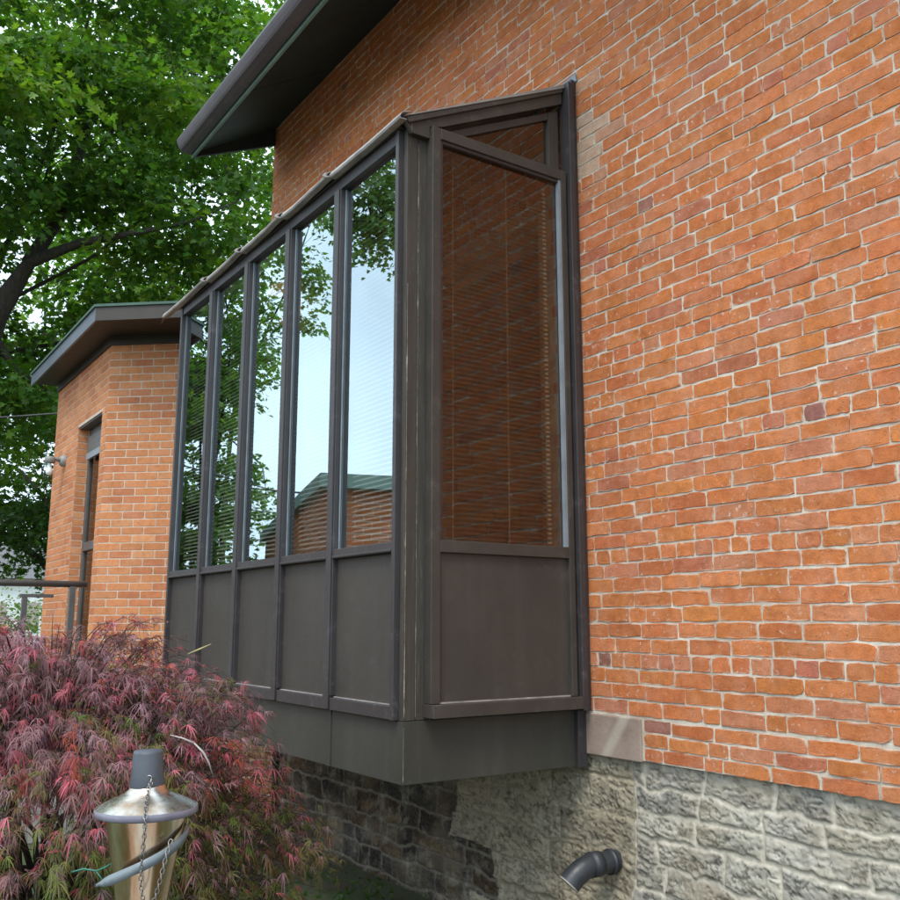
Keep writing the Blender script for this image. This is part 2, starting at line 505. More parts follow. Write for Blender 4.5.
M['lampmetal'] = painted('grey lamp metal', (0.28, 0.28, 0.26), (0.20, 0.20, 0.19), 0.45, 30, 0.5)
m, t, n, b = mat('frosted bulb'); b.inputs['Base Color'].default_value = (0.85, 0.86, 0.86, 1); b.inputs['Roughness'].default_value = 0.15
M['bulb'] = m

# ------------------------------------------------------------------ value noise for meshes
def vnoise(x, y, seed=0):
    r = np.random.default_rng(seed); T = r.random((256, 256))
    xi = np.floor(x).astype(int); yi = np.floor(y).astype(int)
    fx = x - xi; fy = y - yi
    fx = fx * fx * (3 - 2 * fx); fy = fy * fy * (3 - 2 * fy)
    a = T[xi % 256, yi % 256]; b_ = T[(xi + 1) % 256, yi % 256]; c_ = T[xi % 256, (yi + 1) % 256]; d = T[(xi + 1) % 256, (yi + 1) % 256]
    return (a * (1 - fx) + b_ * fx) * (1 - fy) + (c_ * (1 - fx) + d * fx) * fy

def fbm(x, y, oct=5, seed=0, gain=0.55):
    s = 0; a = 1; tot = 0
    for k in range(oct):
        s = s + a * vnoise(x * 2 ** k, y * 2 ** k, seed + k); tot += a; a *= gain
    return s / tot

# ------------------------------------------------------------------ brick walls
def brick_mesh(name, O, U, N, bricks, jit=0.0010, proud=0.0022, rnd=0.0014, V=(0, 0, 1), smear=0.0):
    """bricks: list of (u0,u1,v0,v1,colour,depth). One mesh of separate worn bricks on a wall plane."""
    O, U, N, V = (np.array(q, float) for q in (O, U, N, V))
    nb = len(bricks)
    B = np.array([x[:4] for x in bricks]); C = np.array([x[4] for x in bricks]); D = np.array([x[5] for x in bricks])
    fu, fv = [], []
    nl, ns = 6, 3
    for k in range(nl): fu.append(k / nl); fv.append(0)
    for k in range(ns): fu.append(1); fv.append(k / ns)
    for k in range(nl): fu.append(1 - k / nl); fv.append(1)
    for k in range(ns): fu.append(0); fv.append(1 - k / ns)
    fu = np.array(fu); fv = np.array(fv); npn = len(fu)
    iscorner = ((fu == 0) | (fu == 1)) & ((fv == 0) | (fv == 1))
    u = B[:, 0:1] + (B[:, 1:2] - B[:, 0:1]) * fu; v = B[:, 2:3] + (B[:, 3:4] - B[:, 2:3]) * fv
    cu = B[:, :2].mean(1)[:, None]; cv = B[:, 2:].mean(1)[:, None]
    su = np.sign(fu - 0.5)[None]; sv = np.sign(fv - 0.5)[None]
    eu = ((fu == 0) | (fu == 1))[None]; ev = ((fv == 0) | (fv == 1))[None]
    ju = rng.normal(0, jit, (nb, npn)); jv = rng.normal(0, jit, (nb, npn))
    cr_ = np.where(iscorner, rnd, 0)[None] * (0.6 + rng.random((nb, npn)) * 1.6)
    # a few chipped corners
    chip = (rng.random((nb, npn)) < 0.07) & iscorner[None]
    cr_ = cr_ + chip * rng.random((nb, npn)) * 5 * jit
    u = u + ju * eu - su * cr_; v = v + jv * ev - sv * cr_
    Vs = []; cols = []
    for inset, dd in ((0.0, -0.006), (0.0002, 0.70), (0.0014, 0.97), (0.0080, 1.0)):
        uu = u - su * inset * eu; vv = v - sv * inset * ev
        d = np.maximum(D[:, None] + proud, 0.0014) * dd if dd > 0 else np.full((nb, 1), dd)
        d = d + (rng.normal(0, jit * 0.35, (nb, npn)) if dd > 0.9 else 0)
        P = O + uu[..., None] * U + vv[..., None] * V + (d + 0 * uu)[..., None] * N
        Vs.append(P)
    VV = np.stack(Vs, 1).reshape(-1, 3)                # nb,3,npn
    NR = 4
    base = (np.arange(nb) * NR * npn)[:, None]
    k = np.arange(npn); k2 = (k + 1) % npn
    q = []
    for r_ in range(NR - 1):
        q.append(np.stack([base + r_ * npn + k, base + r_ * npn + k2, base + (r_ + 1) * npn + k2, base + (r_ + 1) * npn + k], -1).reshape(-1, 4))
    cap = base + (NR - 1) * npn + k
    if np.dot(np.cross(U, V), N) < 0:
        q = [x[:, ::-1] for x in q]; cap = cap[:, ::-1]
    cols = np.repeat(C, NR * npn, axis=0).reshape(nb, NR, npn, 3)
    if smear:
        sm_ = rng.random((nb, npn)); sm_ = np.maximum(sm_, np.roll(sm_, 1, 1) * 0.9)
        w0 = np.clip((sm_ - (1 - smear)) / 0.12, 0, 1) * rng.uniform(0.4, 0.95, (nb, npn))
        for r_, kk in ((1, 1.0), (2, 0.85), (3, 0.0)):
            ww = (w0 * kk)[..., None]
            cols[:, r_] = cols[:, r_] * (1 - ww) + np.array([0.62, 0.55, 0.46]) * ww
    cols = cols.reshape(-1, 3)
    return fast_mesh(name, VV, [np.concatenate(q), cap], cols)

def old_colour():
    r = random.random(); k = random.uniform(0.90, 1.10)
    if r < 0.56: c = (0.51, 0.168, 0.062)
    elif r < 0.78: c = (0.48, 0.148, 0.058)
    elif r < 0.90: c = (0.48, 0.178, 0.096)
    elif r < 0.955: c = (0.53, 0.182, 0.068)
    elif r < 0.992: c = (0.42, 0.135, 0.078)
    else: c = (0.29, 0.125, 0.095)
    k *= 1.03
    return np.array([c[0] * k, c[1] * k * random.uniform(0.94, 1.03), c[2] * k * random.uniform(0.78, 1.0)])

def new_colour():
    k = random.uniform(0.9, 1.1); r = random.random()
    c = (0.55, 0.225, 0.095) if r < 0.7 else ((0.49, 0.180, 0.080) if r < 0.9 else (0.60, 0.270, 0.125))
    return np.array([c[0] * k, c[1] * k, c[2] * k])

def courses(u0, u1, v0, v1, ch, blen, joint, skip=None, colour=old_colour, irregular=1.0, headers=6, row0=0, bedj=None, tint=None):
    out = []; v = v0; row = row0
    bedj = bedj or joint
    while v < v1 - 0.01:
        u = u0 - random.uniform(0, 0.02) * irregular + (-(blen + joint) / 2 if (row % 2) else 0)
        if irregular > 0.5: u -= random.uniform(0, 0.1)
        header = headers and row % headers == headers - 2
        top = min(v + ch - bedj, v1)
        off = 0.0
        while u < u1:
            bl = blen * (1 + random.gauss(0, 0.035) * irregular)
            if header or (irregular > 0.5 and random.random() < 0.05): bl = blen * (0.46 + random.gauss(0, 0.03))
            a, b_ = max(u, u0), min(u + bl, u1)
            if b_ - a > 0.02 and not (skip and skip((a + b_) / 2, v + ch / 2)):
                um = (a + b_) / 2
                jv = (random.gauss(0, 0.0012) + 0.0040 * math.sin(um * 1.9 + v * 1.6) + 0.0018 * math.sin(um * 5.3 - v * 4.0 + 1) + 0.0007 * math.sin(um * 11 + v * 31)) * (irregular if irregular > 0.5 else 0)
                col = colour()
                if tint: col = tint((a + b_) / 2, v + ch / 2, col)
                out.append((a, b_, v + jv, top + jv + random.gauss(0, 0.0008) * irregular, col, max(-0.003, random.gauss(0, 0.0013) * irregular)))
            u += bl + joint * (1 + random.gauss(0, 0.25) * irregular)
        v += ch; row += 1
    return out

Z = lambda r_: r_ + EYE              # height relative to eye -> above ground
XW = 3.3
# ================================================================== GROUND
g = MB()
me = bpy.data.meshes.new('ground')
bm = bmesh.new()
bmesh.ops.create_grid(bm, x_segments=40, y_segments=40, size=400)
for v in bm.verts:
    r_ = math.hypot(v.co.x, v.co.y)
    if r_ > 60: v.co.z = 0.6 * math.sin(v.co.x * 0.02) * math.cos(v.co.y * 0.017)
bm.to_mesh(me); bm.free()
gr = link_mesh('ground', me, M['ground'], None); tag(gr, kind='structure')

pv = MB(); pv.box(-2.6, 1.05, -9.0, 0.55, -0.05, 0.03)  # unseen concrete slab added to bounce light onto torch and undersides
pvo = pv.build('bounce_slab', M['concrete'], None); tag(pvo, kind='structure')
# ================================================================== BRICK HOUSE
house = thing('brick_house', (XW, 3.5, 0), 'old orange red brick house with stone foundation and deep dark eave', 'house')
# masonry backing (mortar) of the front wall, open behind the bay
wb = MB()
YL = 7.85
xb0, xb1 = XW, XW + 0.3
zt = Z(4.72)
wb.box(xb0, xb1, -3.0, 3.95, Z(-0.634), zt)
wb.box(xb0, xb1, 6.70, YL, Z(-0.634), zt)
wb.box(xb0, xb1, 3.95, 6.70, Z(-0.634), Z(0.2))
wb.box(xb0, xb1, 3.95, 6.70, Z(2.30), zt)
wall = wb.build('brick_wall', M['mortar'], house)
# bricks of the same wall
def tint_old(u, z, c):
    y, zz = u, z
    d = math.hypot((y - 3.51) / 0.10, (zz - Z(2.62)) / 0.24)
    if d < 1 and random.random() < 0.85: return c * 0.35 + np.array([0.52, 0.46, 0.36]) * 0.65 * 1.0
    if d < 1.7 and random.random() < 0.4: return c * 0.6 + np.array([0.55, 0.38, 0.27]) * 0.4
    if y > 5.5: return c * 0.96 + np.array([0.02, 0.012, 0.004])
    return c
skip = lambda u, z: (3.74 < u < 6.93 and z < Z(2.36))
lst = []
lst += courses(-3.0, 3.245, Z(-0.634), Z(-0.447), 0.0635, 0.222, 0.0075, headers=0)
lst += courses(-3.0, YL, Z(-0.436), Z(4.70), 0.0726, 0.220, 0.0066, skip=skip, tint=tint_old, headers=7, row0=2, bedj=0.0076)
me = brick_mesh('bricks', (XW, 0, 0), (0, 1, 0), (-1, 0, 0), lst, jit=0.0015, smear=0.24, proud=0.0036, rnd=0.0011)
bricks = link_mesh('brick_facing', me, M['old_brick'], house)
# hidden sides of the house (mortared brick body)
hs = MB()
hs.box(xb1, 10, YL - 0.3, YL, Z(-0.634), zt); hs.box(xb1, 10, -3.0, -2.7, Z(-0.634), zt); hs.box(9.7, 10, -2.7, YL - 0.3, Z(-0.634), zt)
for yy in (YL - 0.3, -3.0):
    hs.prism([(3.6, yy, zt), (9.7, yy, zt), (6.65, yy, zt + 1.62)], (0, 0.3, 0))
hs.build('side_wall', M['new_mortar'], house)
lst2 = courses(0.0, 6.7, Z(-0.634), zt, 0.0726, 0.212, 0.0085, headers=7)
me = brick_mesh('bricks_end', (XW, YL, 0), (1, 0, 0), (0, 1, 0), lst2)
link_mesh('end_wall_facing', me, M['old_brick'], house)
# interior room seen dimly through the bay
ir = MB()
ir.box(xb1 + 0.002, 9.6, 2.0, 2.06, Z(-0.3), Z(2.9)); ir.box(xb1 + 0.002, 9.6, 7.4, 7.46, Z(-0.3), Z(2.9))
ir.box(7.0, 7.1, 2.07, 7.39, Z(-0.3), Z(2.9)); ir.box(xb1 + 0.002, 9.6, 2.0, 7.46, Z(-0.4), Z(-0.3)); ir.box(xb1 + 0.002, 9.6, 2.0, 7.46, Z(2.9), Z(3.0))
ir.build('interior_room', M['plaster'], house)

# foundation: rough stone height field
def foundation(y0, y1, z0, z1, step=0.0062):
    ny = int((y1 - y0) / step); nz_ = int((z1 - z0) / step)
    Y, ZZ = np.meshgrid(np.linspace(y0, y1, ny), np.linspace(z0, z1, nz_), indexing='ij')
    wy = Y + (fbm(Y * 5, ZZ * 5, 4, 3) - 0.5) * 0.10 + (fbm(Y * 22, ZZ * 22, 3, 8) - 0.5) * 0.022
    wz = ZZ + (fbm(Y * 4, ZZ * 4, 4, 13) - 0.5) * 0.075 + (fbm(Y * 22, ZZ * 22, 3, 18) - 0.5) * 0.020
    r = np.random.default_rng(5)
    h = np.zeros_like(Y); col = np.zeros(Y.shape + (3,)); dist = np.zeros_like(Y)
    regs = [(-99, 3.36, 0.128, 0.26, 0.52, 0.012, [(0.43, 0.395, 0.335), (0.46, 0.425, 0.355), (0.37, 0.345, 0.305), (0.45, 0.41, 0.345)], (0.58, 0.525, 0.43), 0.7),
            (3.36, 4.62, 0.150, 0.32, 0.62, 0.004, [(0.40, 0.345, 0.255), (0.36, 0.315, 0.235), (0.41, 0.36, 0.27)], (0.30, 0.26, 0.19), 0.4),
            (4.62, 99, 0.120, 0.16, 0.36, 0.011, [(0.060, 0.046, 0.035), (0.080, 0.062, 0.048), (0.048, 0.040, 0.034), (0.085, 0.056, 0.035), (0.072, 0.064, 0.056)], (0.17, 0.15, 0.12), 0.8)]  # brown stones under the bay, colour darkened further for the shade there
    for (ra, rb, ch, l0, l1, jw, pal, mcol, rel) in regs:
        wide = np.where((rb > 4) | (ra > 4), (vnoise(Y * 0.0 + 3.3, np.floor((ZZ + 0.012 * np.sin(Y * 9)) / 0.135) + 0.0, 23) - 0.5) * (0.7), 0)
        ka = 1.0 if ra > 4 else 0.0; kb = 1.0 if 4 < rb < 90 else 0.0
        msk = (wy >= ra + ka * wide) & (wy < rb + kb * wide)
        # rows
        edges = [z0 - 0.2]
        while edges[-1] < z1 + 0.2: edges.append(edges[-1] + ch * r.uniform(0.8, 1.25))
        edges = np.array(edges)
        ri = np.searchsorted(edges, wz) - 1
        ri = np.clip(ri, 0, len(edges) - 2)
        dv = np.minimum(wz - edges[ri], edges[ri + 1] - wz)
        for k in range(len(edges) - 1):
            mk = msk & (ri == k)
            if not mk.any(): continue
            a = max(ra - (1.0 if ra > 4 else 0), y0 - 0.5); ed = [a - (r.uniform(0, l0) if ra < 0 else 0)]
            while ed[-1] < min(rb, y1 + 0.5): ed.append(ed[-1] + r.uniform(l0, l1))
            if rb < 4: ed[-1] = rb
            elif rb < 90: ed += [rb + 0.35, rb + 0.7, rb + 1.1]
            ed = np.array(ed)
            ci = np.clip(np.searchsorted(ed, wy[mk]) - 1, 0, len(ed) - 2)
            du = np.minimum(wy[mk] - ed[ci], ed[ci + 1] - wy[mk])
            d = np.minimum(du, dv[mk])
            base = r.uniform(0.004, 0.012, len(ed)) * rel
            tiltz = r.normal(0, 0.10, len(ed)); tilty = r.normal(0, 0.04, len(ed))
            mid = (edges[k] + edges[k + 1]) / 2
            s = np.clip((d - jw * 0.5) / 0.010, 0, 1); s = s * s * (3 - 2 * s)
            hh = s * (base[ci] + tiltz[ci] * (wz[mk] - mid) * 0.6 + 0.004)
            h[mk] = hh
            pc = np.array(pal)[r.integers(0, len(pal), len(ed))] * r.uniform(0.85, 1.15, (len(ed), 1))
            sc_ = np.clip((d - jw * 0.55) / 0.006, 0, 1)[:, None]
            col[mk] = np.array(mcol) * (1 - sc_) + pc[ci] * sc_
            dist[mk] = s
    rid = 1 - np.abs(2 * fbm(Y * 9 + 3, ZZ * 20, 5, 31, 0.6) - 1)
    fine = fbm(Y * 45, ZZ * 60, 4, 41, 0.7)
    crk = 1 - np.abs(2 * fbm(wy * 13 + 9, wz * 34, 5, 71, 0.62) - 1)
    crv = np.clip((crk - 0.90) / 0.08, 0, 1) * dist
    h += dist * (rid - 0.75) * 0.012 + (fine - 0.5) * (0.005 + 0.006 * dist) - crv * 0.006
    # strata: banded stone tone, cracks coloured darker
    band = fbm(Y * 7, ZZ * 30, 5, 51, 0.6)
    col *= (0.72 + 0.60 * band)[..., None]
    col *= (1 - 0.55 * crv)[..., None]
    dk = np.clip((fbm(Y * 16, ZZ * 26, 5, 91, 0.65) - 0.54) * 9, 0, 1) * dist
    col *= (1 - 0.35 * dk)[..., None]
    stain = fbm(Y * 3, ZZ * 4, 4, 61)
    k_ = (np.clip((stain - 0.5) * 4, 0, 1) * 0.35 * dist)[..., None]
    col = col * (1 - k_) + np.array([0.34, 0.27, 0.17]) * k_
    X = (XW + 0.030) - h
    Vv = np.stack([X, Y, ZZ], -1).reshape(-1, 3)
    idx = np.arange(ny * nz_).reshape(ny, nz_)
    q = np.stack([idx[:-1, :-1], idx[:-1, 1:], idx[1:, 1:], idx[1:, :-1]], -1).reshape(-1, 4)
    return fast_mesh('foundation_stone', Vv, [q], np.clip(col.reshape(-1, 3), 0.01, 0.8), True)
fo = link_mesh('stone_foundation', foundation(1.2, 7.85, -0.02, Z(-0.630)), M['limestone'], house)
fb = MB(); fb.box(XW + 0.05, XW + 0.4, -3, 7.85, -0.3, Z(-0.637)); fb.box(XW + 0.034, XW + 0.06, -3, 1.2, -0.3, Z(-0.637))
fb.box(3.7, 10, 7.5, 7.85, -0.3, Z(-0.637)); fb.box(3.7, 10, -3, -2.7, -0.3, Z(-0.637)); fb.box(9.7, 10, -2.7, 7.5, -0.3, Z(-0.637))
fb.build('foundation_core', M['concrete'], house)
# mortar lip under the bricks and squared sandstone beside the bay
cs = MB(); cs.box(XW - 0.012, XW + 0.1, 3.262, 3.655, Z(-0.642), Z(-0.445))
cs.build('sandstone_block', M['sandstone'], house, bevel=0.006, label='smooth squared brownish stone block in the brick base beside the bay')
cm = MB(); cm.box(XW - 0.014, XW + 0.1, 3.66, 3.715, Z(-0.642), Z(-0.437)); cm.build('mortar_patch', M['mortar'], house, bevel=0.004)

# drain pipe stub
dp = MB()
pz = Z(-1.118)
path = [(3.345, 3.49, pz), (3.20, 3.50, pz), (3.165, 3.502, pz - 0.002), (3.125, 3.508, pz - 0.018), (3.09, 3.518, pz - 0.044), (3.062, 3.528, pz - 0.076)]
dp.tube(path, [0.050, 0.050, 0.051, 0.052, 0.052, 0.052], 28, caps=False)
inner = [(p[0], p[1], p[2]) for p in path[::-1]]
dp.tube(inner, 0.045, 28, caps=False)
dp.tube([(3.30, 3.493, pz), (3.285, 3.494, pz)], 0.0585, 28); dp.tube([(3.225, 3.498, pz), (3.172, 3.501, pz)], 0.0570, 28)
dpo = dp.build('drain_pipe', M['pipe'], house)
e1 = Vector(path[-1]); e0 = Vector(path[-2]); dn = (e1 - e0).normalized()
dl = MB(); dl.lathe(e1, [(0.044, -0.02), (0.0435, 0.002), (0.0525, 0.002), (0.0525, -0.004)], 28, dn); dl.lathe(e1 - dn * 0.03, [(0.0435, 0), (0.001, 0)], 28, dn)
dl.build('pipe_mouth', M['pipein'], dpo)

# roof with deep eave
rf = MB()
def soff(x): return Z(4.15) + (x - 2.5) * (0.50 / 0.8)
ys0, ys1 = -3.4, 7.84
rf.prism([(2.5, ys0, soff(2.5)), (6.65, ys0, soff(6.65)), (10.8, ys0, soff(2.5)), (10.8, ys0, soff(2.5) + 0.16), (6.65, ys0, soff(6.65) + 0.16), (2.5, ys0, soff(2.5) + 0.16)], (0, ys1 - ys0, 0))
roof = rf.build('roof', M['soffit'], house)
rs = MB(); rs.prism([(2.44, ys0 - 0.03, soff(2.5) + 0.150), (6.65, ys0 - 0.03, soff(6.65) + 0.165), (10.86, ys0 - 0.03, soff(2.5) + 0.15), (10.86, ys0 - 0.03, soff(2.5) + 0.172), (6.65, ys0 - 0.03, soff(6.65) + 0.19), (2.44, ys0 - 0.03, soff(2.5) + 0.172)], (0, ys1 - ys0 + 0.06, 0))
rs.build('shingle_covering', M['shingle'], roof)
gu = MB()
prof = [(2.497, 4.150), (2.44, 4.150), (2.425, 4.160), (2.400, 4.168), (2.388, 4.185), (2.372, 4.215), (2.362, 4.24), (2.362, 4.262), (2.376, 4.262), (2.376, 4.25), (2.497, 4.25)]
gu.prism([(x, ys0 - 0.03, Z(z)) for x, z in prof], (0, ys1 - ys0 + 0.03, 0))
gu.build('gutter', M['gutter'], roof, bevel=0.002)
ge = MB(); ge.box(2.502, 2.522, ys0, ys1 - 0.005, Z(4.120), soff(2.512) + 0.001); ge.build('soffit_edge_trim', M['trimgreen'], roof)
rk = MB(); rk.prism([(2.51, ys1 - 0.03, soff(2.51) - 0.002), (3.295, ys1 - 0.03, soff(3.295) - 0.002), (3.295, ys1 - 0.03, soff(3.295) - 0.17), (2.51, ys1 - 0.03, soff(2.51) - 0.030)], (0, 0.035, 0)); rk.build('rake_board', M['soffit'], roof)
for yy in (1.2, 3.0, 4.8, 6.6):
    sj = MB(); sj.prism([(2.53, yy, soff(2.53) - 0.003), (3.29, yy, soff(3.29) - 0.003), (3.29, yy, soff(3.29)), (2.53, yy, soff(2.53))], (0, 0.012, 0)); sj.build('soffit_joint', M['soffit'], roof)

# ================================================================== GLAZED BAY
bay = thing('glazed_bay', (2.8, 5.3, Z(-0.70)), 'dark bronze glazed lean-to bay projecting from the old brick wall above the stone foundation', 'bay window')
XF = 2.235; YC = 3.66; YE = 6.995
cent = [4.345, 4.985, 5.635, 6.285]
# skirt box: front, side, underside
sk = MB()
sk.box(XF, XF + 0.03, YC, YE, Z(-0.70), Z(-0.432)); sk.box(XF + 0.03, 3.296, YC + 0.0005, YC + 0.03, Z(-0.70), Z(-0.432)); sk.box(2.40, 3.25, YC + 0.004, YC + 0.03, Z(-0.432), Z(-0.372)); sk.box(XF + 0.03, 3.296, YE - 0.03, YE, Z(-0.70), Z(2.4))
sk.box(XF + 0.03, 3.296, YC + 0.03, YE - 0.03, Z(-0.695), Z(-0.665))
skirt = sk.build('skirt_panel', M['skirt'], bay, bevel=0.002)
sm = MB(); sm.box(XF - 0.004, XF, 4.335, 4.375, Z(-0.699), Z(-0.43)); sm.build('seam_strip', M['skirt'], skirt)
bf = MB(); bf.box(3.235, 3.299, YC - 0.02, YC - 0.002, Z(-0.705), Z(-0.62)); bf.box(3.235, 3.297, YC - 0.03, YC - 0.002, Z(-0.62), Z(-0.43)); 
# corner post
cpst = MB()
cpst.box(XF, XF + 0.062, YC, YC + 0.035, Z(-0.43), Z(2.40)); cpst.box(XF + 0.062, XF + 0.070, YC + 0.004, YC + 0.035, Z(-0.43), Z(2.40)); cpst.box(XF + 0.070, XF + 0.145, YC, YC + 0.035, Z(-0.43), Z(2.40))
corner = cpst.build('corner_post', M['board'], bay, bevel=0.002)
def chips(name, x, y, z0, z1, wdt, axis, dens, parent, seed):
    """one continuous worn line along a board edge, wider where paint has flaked"""
    rr = random.Random(seed); m_ = MB(); L_, R_ = [], []; z = z0; a = b_ = 0.4; flake = 0
    while z < z1:
        if rr.random() < 0.10: flake = rr.uniform(0.3, 1.0) * dens
        if rr.random() < 0.25: flake = 0
        a = 0.5 * a + 0.5 * (0.10 + flake * rr.uniform(0.4, 1)); b_ = 0.5 * b_ + 0.5 * (0.10 + flake * rr.uniform(0.4, 1))
        L_.append((x - a * wdt, y, z)); R_.append((x + b_ * wdt, y, z)); z += 0.011
    m_.sheet([L_, R_], 0.0012)
    return m_.build(name, M['chip'], parent)
chips('bare_edge', XF + 0.006, YC - 0.0022, Z(-0.42), Z(1.6), 0.0054, 'x', 0.8, corner, 1)
chips('bare_edge', XF + 0.066, YC + 0.0015, Z(-0.42), Z(2.34), 0.0047, 'x', 0.85, corner, 2)
chips('bare_edge', XF + 0.142, YC - 0.0022, Z(-0.40), Z(2.36), 0.0040, 'x', 0.6, corner, 3)
chips('bare_edge', XF + 0.004, YC - 0.0022, Z(-0.69), Z(-0.45), 0.0032, 'x', 0.7, skirt, 4)
# front grid of bronze framing
fr = MB()
x0, x1 = 2.205, 2.275
fr.box(x0, x1, YC + 0.037, 3.725, Z(-0.43), Z(2.398))
f2 = MB(); f2.box(x0, x1, 6.93, YE - 0.032, Z(-0.43), Z(2.398)); f2.build('end_mullion', M['bronze'], bay, bevel=0.003)
fro = fr.build('end_mullion', M['bronze'], bay, bevel=0.003)
hd = MB(); hd.box(x0 - 0.004, x1, YC + 0.02, YE - 0.03, Z(2.399), Z(2.425)); hd.box(x0 + 0.008, x1 + 0.003, 3.727, 6.928, Z(2.335), Z(2.396))
hdo = hd.build('window_header', M['bronze'], bay, bevel=0.003)
for yc in cent:
    mu = MB(); mu.box(x0 - 0.006, x1 - 0.002, yc - 0.027, yc + 0.027, Z(-0.425), Z(2.333)); mu.box(x0 + 0.004, x1, yc - 0.034, yc - 0.0275, Z(-0.36), Z(2.333)); mu.box(x0 + 0.004, x1, yc + 0.0275, yc + 0.034, Z(-0.36), Z(2.333))
    mu.build('mullion', M['bronze'], bay, bevel=0.003)
ys = [3.727] + [c_ for yc in cent for c_ in (yc - 0.036, yc + 0.036)] + [6.928]
for i in range(5):
    a, b_ = ys[2 * i], ys[2 * i + 1]
    s_ = MB(); s_.box(x0 + 0.004, x1 - 0.004, a, b_, Z(0.315), Z(0.364)); s_.box(x0 - 0.004, x0 + 0.0035, a, b_, Z(0.318), Z(0.330)); s_.build('sill_rail', M['bronze'], bay, bevel=0.003)
    s_ = MB(); s_.box(x0 + 0.002, x1 - 0.002, a, b_, Z(-0.428), Z(-0.368)); s_.build('bottom_rail', M['bronze'], bay, bevel=0.003)
    p_ = MB(); p_.box(2.238, 2.262, a - 0.004, b_ + 0.004, Z(-0.366), Z(0.313)); lp = p_.build('lower_panel', M['panel'], bay); ck = MB(); ck.box(2.228, 2.2375, a, b_, Z(-0.3675), Z(-0.3635)); ck.build('caulk_line', M['drip'], lp)
    g_ = MB(); g_.box(2.244, 2.250, a - 0.004, b_ + 0.004, Z(0.366), Z(2.333)); pane = g_.build('glass_pane', M['glass'], bay)
    gb = MB()
    gb.box(2.237, 2.2425, b_ - 0.007, b_, Z(0.366), Z(2.333))
    gb.build('glazing_bead', M['flash'], pane)
    bl = MB(); z = Z(0.40); slat_mat = M['slat_pale'] if i != 1 else M['slat']
    top = Z(2.30)
    while z < top:
        bl.prism([(2.304, a + 0.01, z), (2.318, a + 0.01, z + 0.0135), (2.3187, a + 0.01, z + 0.0128), (2.3047, a + 0.01, z - 0.0007)], (0, b_ - a - 0.02, 0))
        z += 0.026
    bl.box(2.295, 2.33, a + 0.005, b_ - 0.005, Z(2.305), Z(2.33))
    for yy in (a + 0.12, b_ - 0.12): bl.box(2.3108, 2.3120, yy, yy + 0.0015, Z(0.39), Z(2.31))
    bl.build('window_blind', M['slat_pale'], bay)
# side window unit, standing 6 cm proud of the side
YS = 3.600
sf = MB()
sf.box(2.345, 2.394, YS, YC - 0.001, Z(-0.36), Z(2.42)); sf.box(3.176, 3.212, YS, YC - 0.001, Z(-0.36), Z(2.42))
sf.box(2.3945, 3.1755, YS, YC - 0.001, Z(2.362), Z(2.42)); sf.box(2.3945, 3.1755, YS, YC - 0.001, Z(0.315), Z(0.372))
sideo = sf.build('side_window_frame', M['boardh'], bay, bevel=0.003)
sl = MB(); sl.box(2.340, 3.225, YS - 0.028, YC - 0.001, Z(-0.420), Z(-0.3615)); sl.build('side_bottom_rail', M['boardh'], sideo, bevel=0.003)
si = MB(); si.box(2.399, 2.409, YS + 0.010, YS + 0.03, Z(0.3725), Z(2.3615)); si.build('inner_bead', M['bronze'], sideo)
si = MB(); si.box(3.160, 3.1755, YS + 0.006, YS + 0.030, Z(0.3725), Z(2.3615)); si.build('inner_bead', M['flash'], sideo)
si = MB(); si.box(2.4095, 3.1595, YS + 0.010, YS + 0.03, Z(2.345), Z(2.3615)); si.build('inner_bead', M['bronze'], sideo)
sg = MB(); sg.box(2.395, 3.1755, YS + 0.032, YS + 0.037, Z(0.373), Z(2.3615)); sg.build('side_glass_pane', M['side_glass'], sideo)
sp = MB(); sp.box(2.395, 3.1755, YS + 0.022, YC - 0.001, Z(-0.36), Z(0.3145)); sp.build('side_lower_panel', M['panel'], sideo)
sc = MB(); sc.box(2.396, 3.175, YS + 0.014, YS + 0.0215, Z(-0.3605), Z(-0.354)); sc.build('caulk_line', M['drip'], sideo)
# side blind with cords
sb = MB(); z = Z(0.39)
while z < Z(2.33):
    sb.prism([(2.42, 3.692, z), (2.42, 3.708, z + 0.015), (2.42, 3.7087, z + 0.0143), (2.42, 3.6927, z - 0.0007)], (0.70, 0, 0)); z += 0.024
sbo = sb.build('side_blind', M['slat'], bay)
sb2 = MB()
for xx in (2.52, 2.86): sb2.box(xx, xx + 0.0022, 3.6835, 3.6855, Z(0.38), Z(2.34))
z = Z(0.39)
while z < Z(2.33):
    sb2.box(3.105, 3.125, 3.676, 3.686, z, z + 0.010); z += 0.024
sb2.build('blind_cord', M['white_cord'], sbo)
# triangular light above it
tf = MB()
pl = [(2.46, 2.462), (3.205, 2.822), (3.205, 2.424), (2.38, 2.424)]
ins = [(2.560, 2.448), (3.135, 2.728), (3.135, 2.448)]
def P3(q, y): return (q[0], y, Z(q[1]))
yt = YC - 0.012
tf.prism([P3(q, yt) for q in [(2.38, 2.4225), (3.205, 2.4225), (3.205, 2.447), (2.40, 2.447)]], (0, 0.05, 0))
tf.prism([P3(q, yt + 0.002) for q in [(3.136, 2.449), (3.205, 2.449), (3.205, 2.80), (3.136, 2.77)]], (0, 0.046, 0))
tf.prism([P3(q, yt + 0.004) for q in [(2.47, 2.449), (2.562, 2.449), (3.134, 2.728), (3.134, 2.769)]], (0, 0.042, 0))
tfo = tf.build('transom_frame', M['boardh'], bay, bevel=0.002)
tg = MB(); tg.prism([P3(q, YC + 0.012) for q in [(2.55, 2.446), (3.14, 2.446), (3.14, 2.735)]], (0, 0.005, 0)); tg.build('transom_glass', M['side_glass'], tfo)
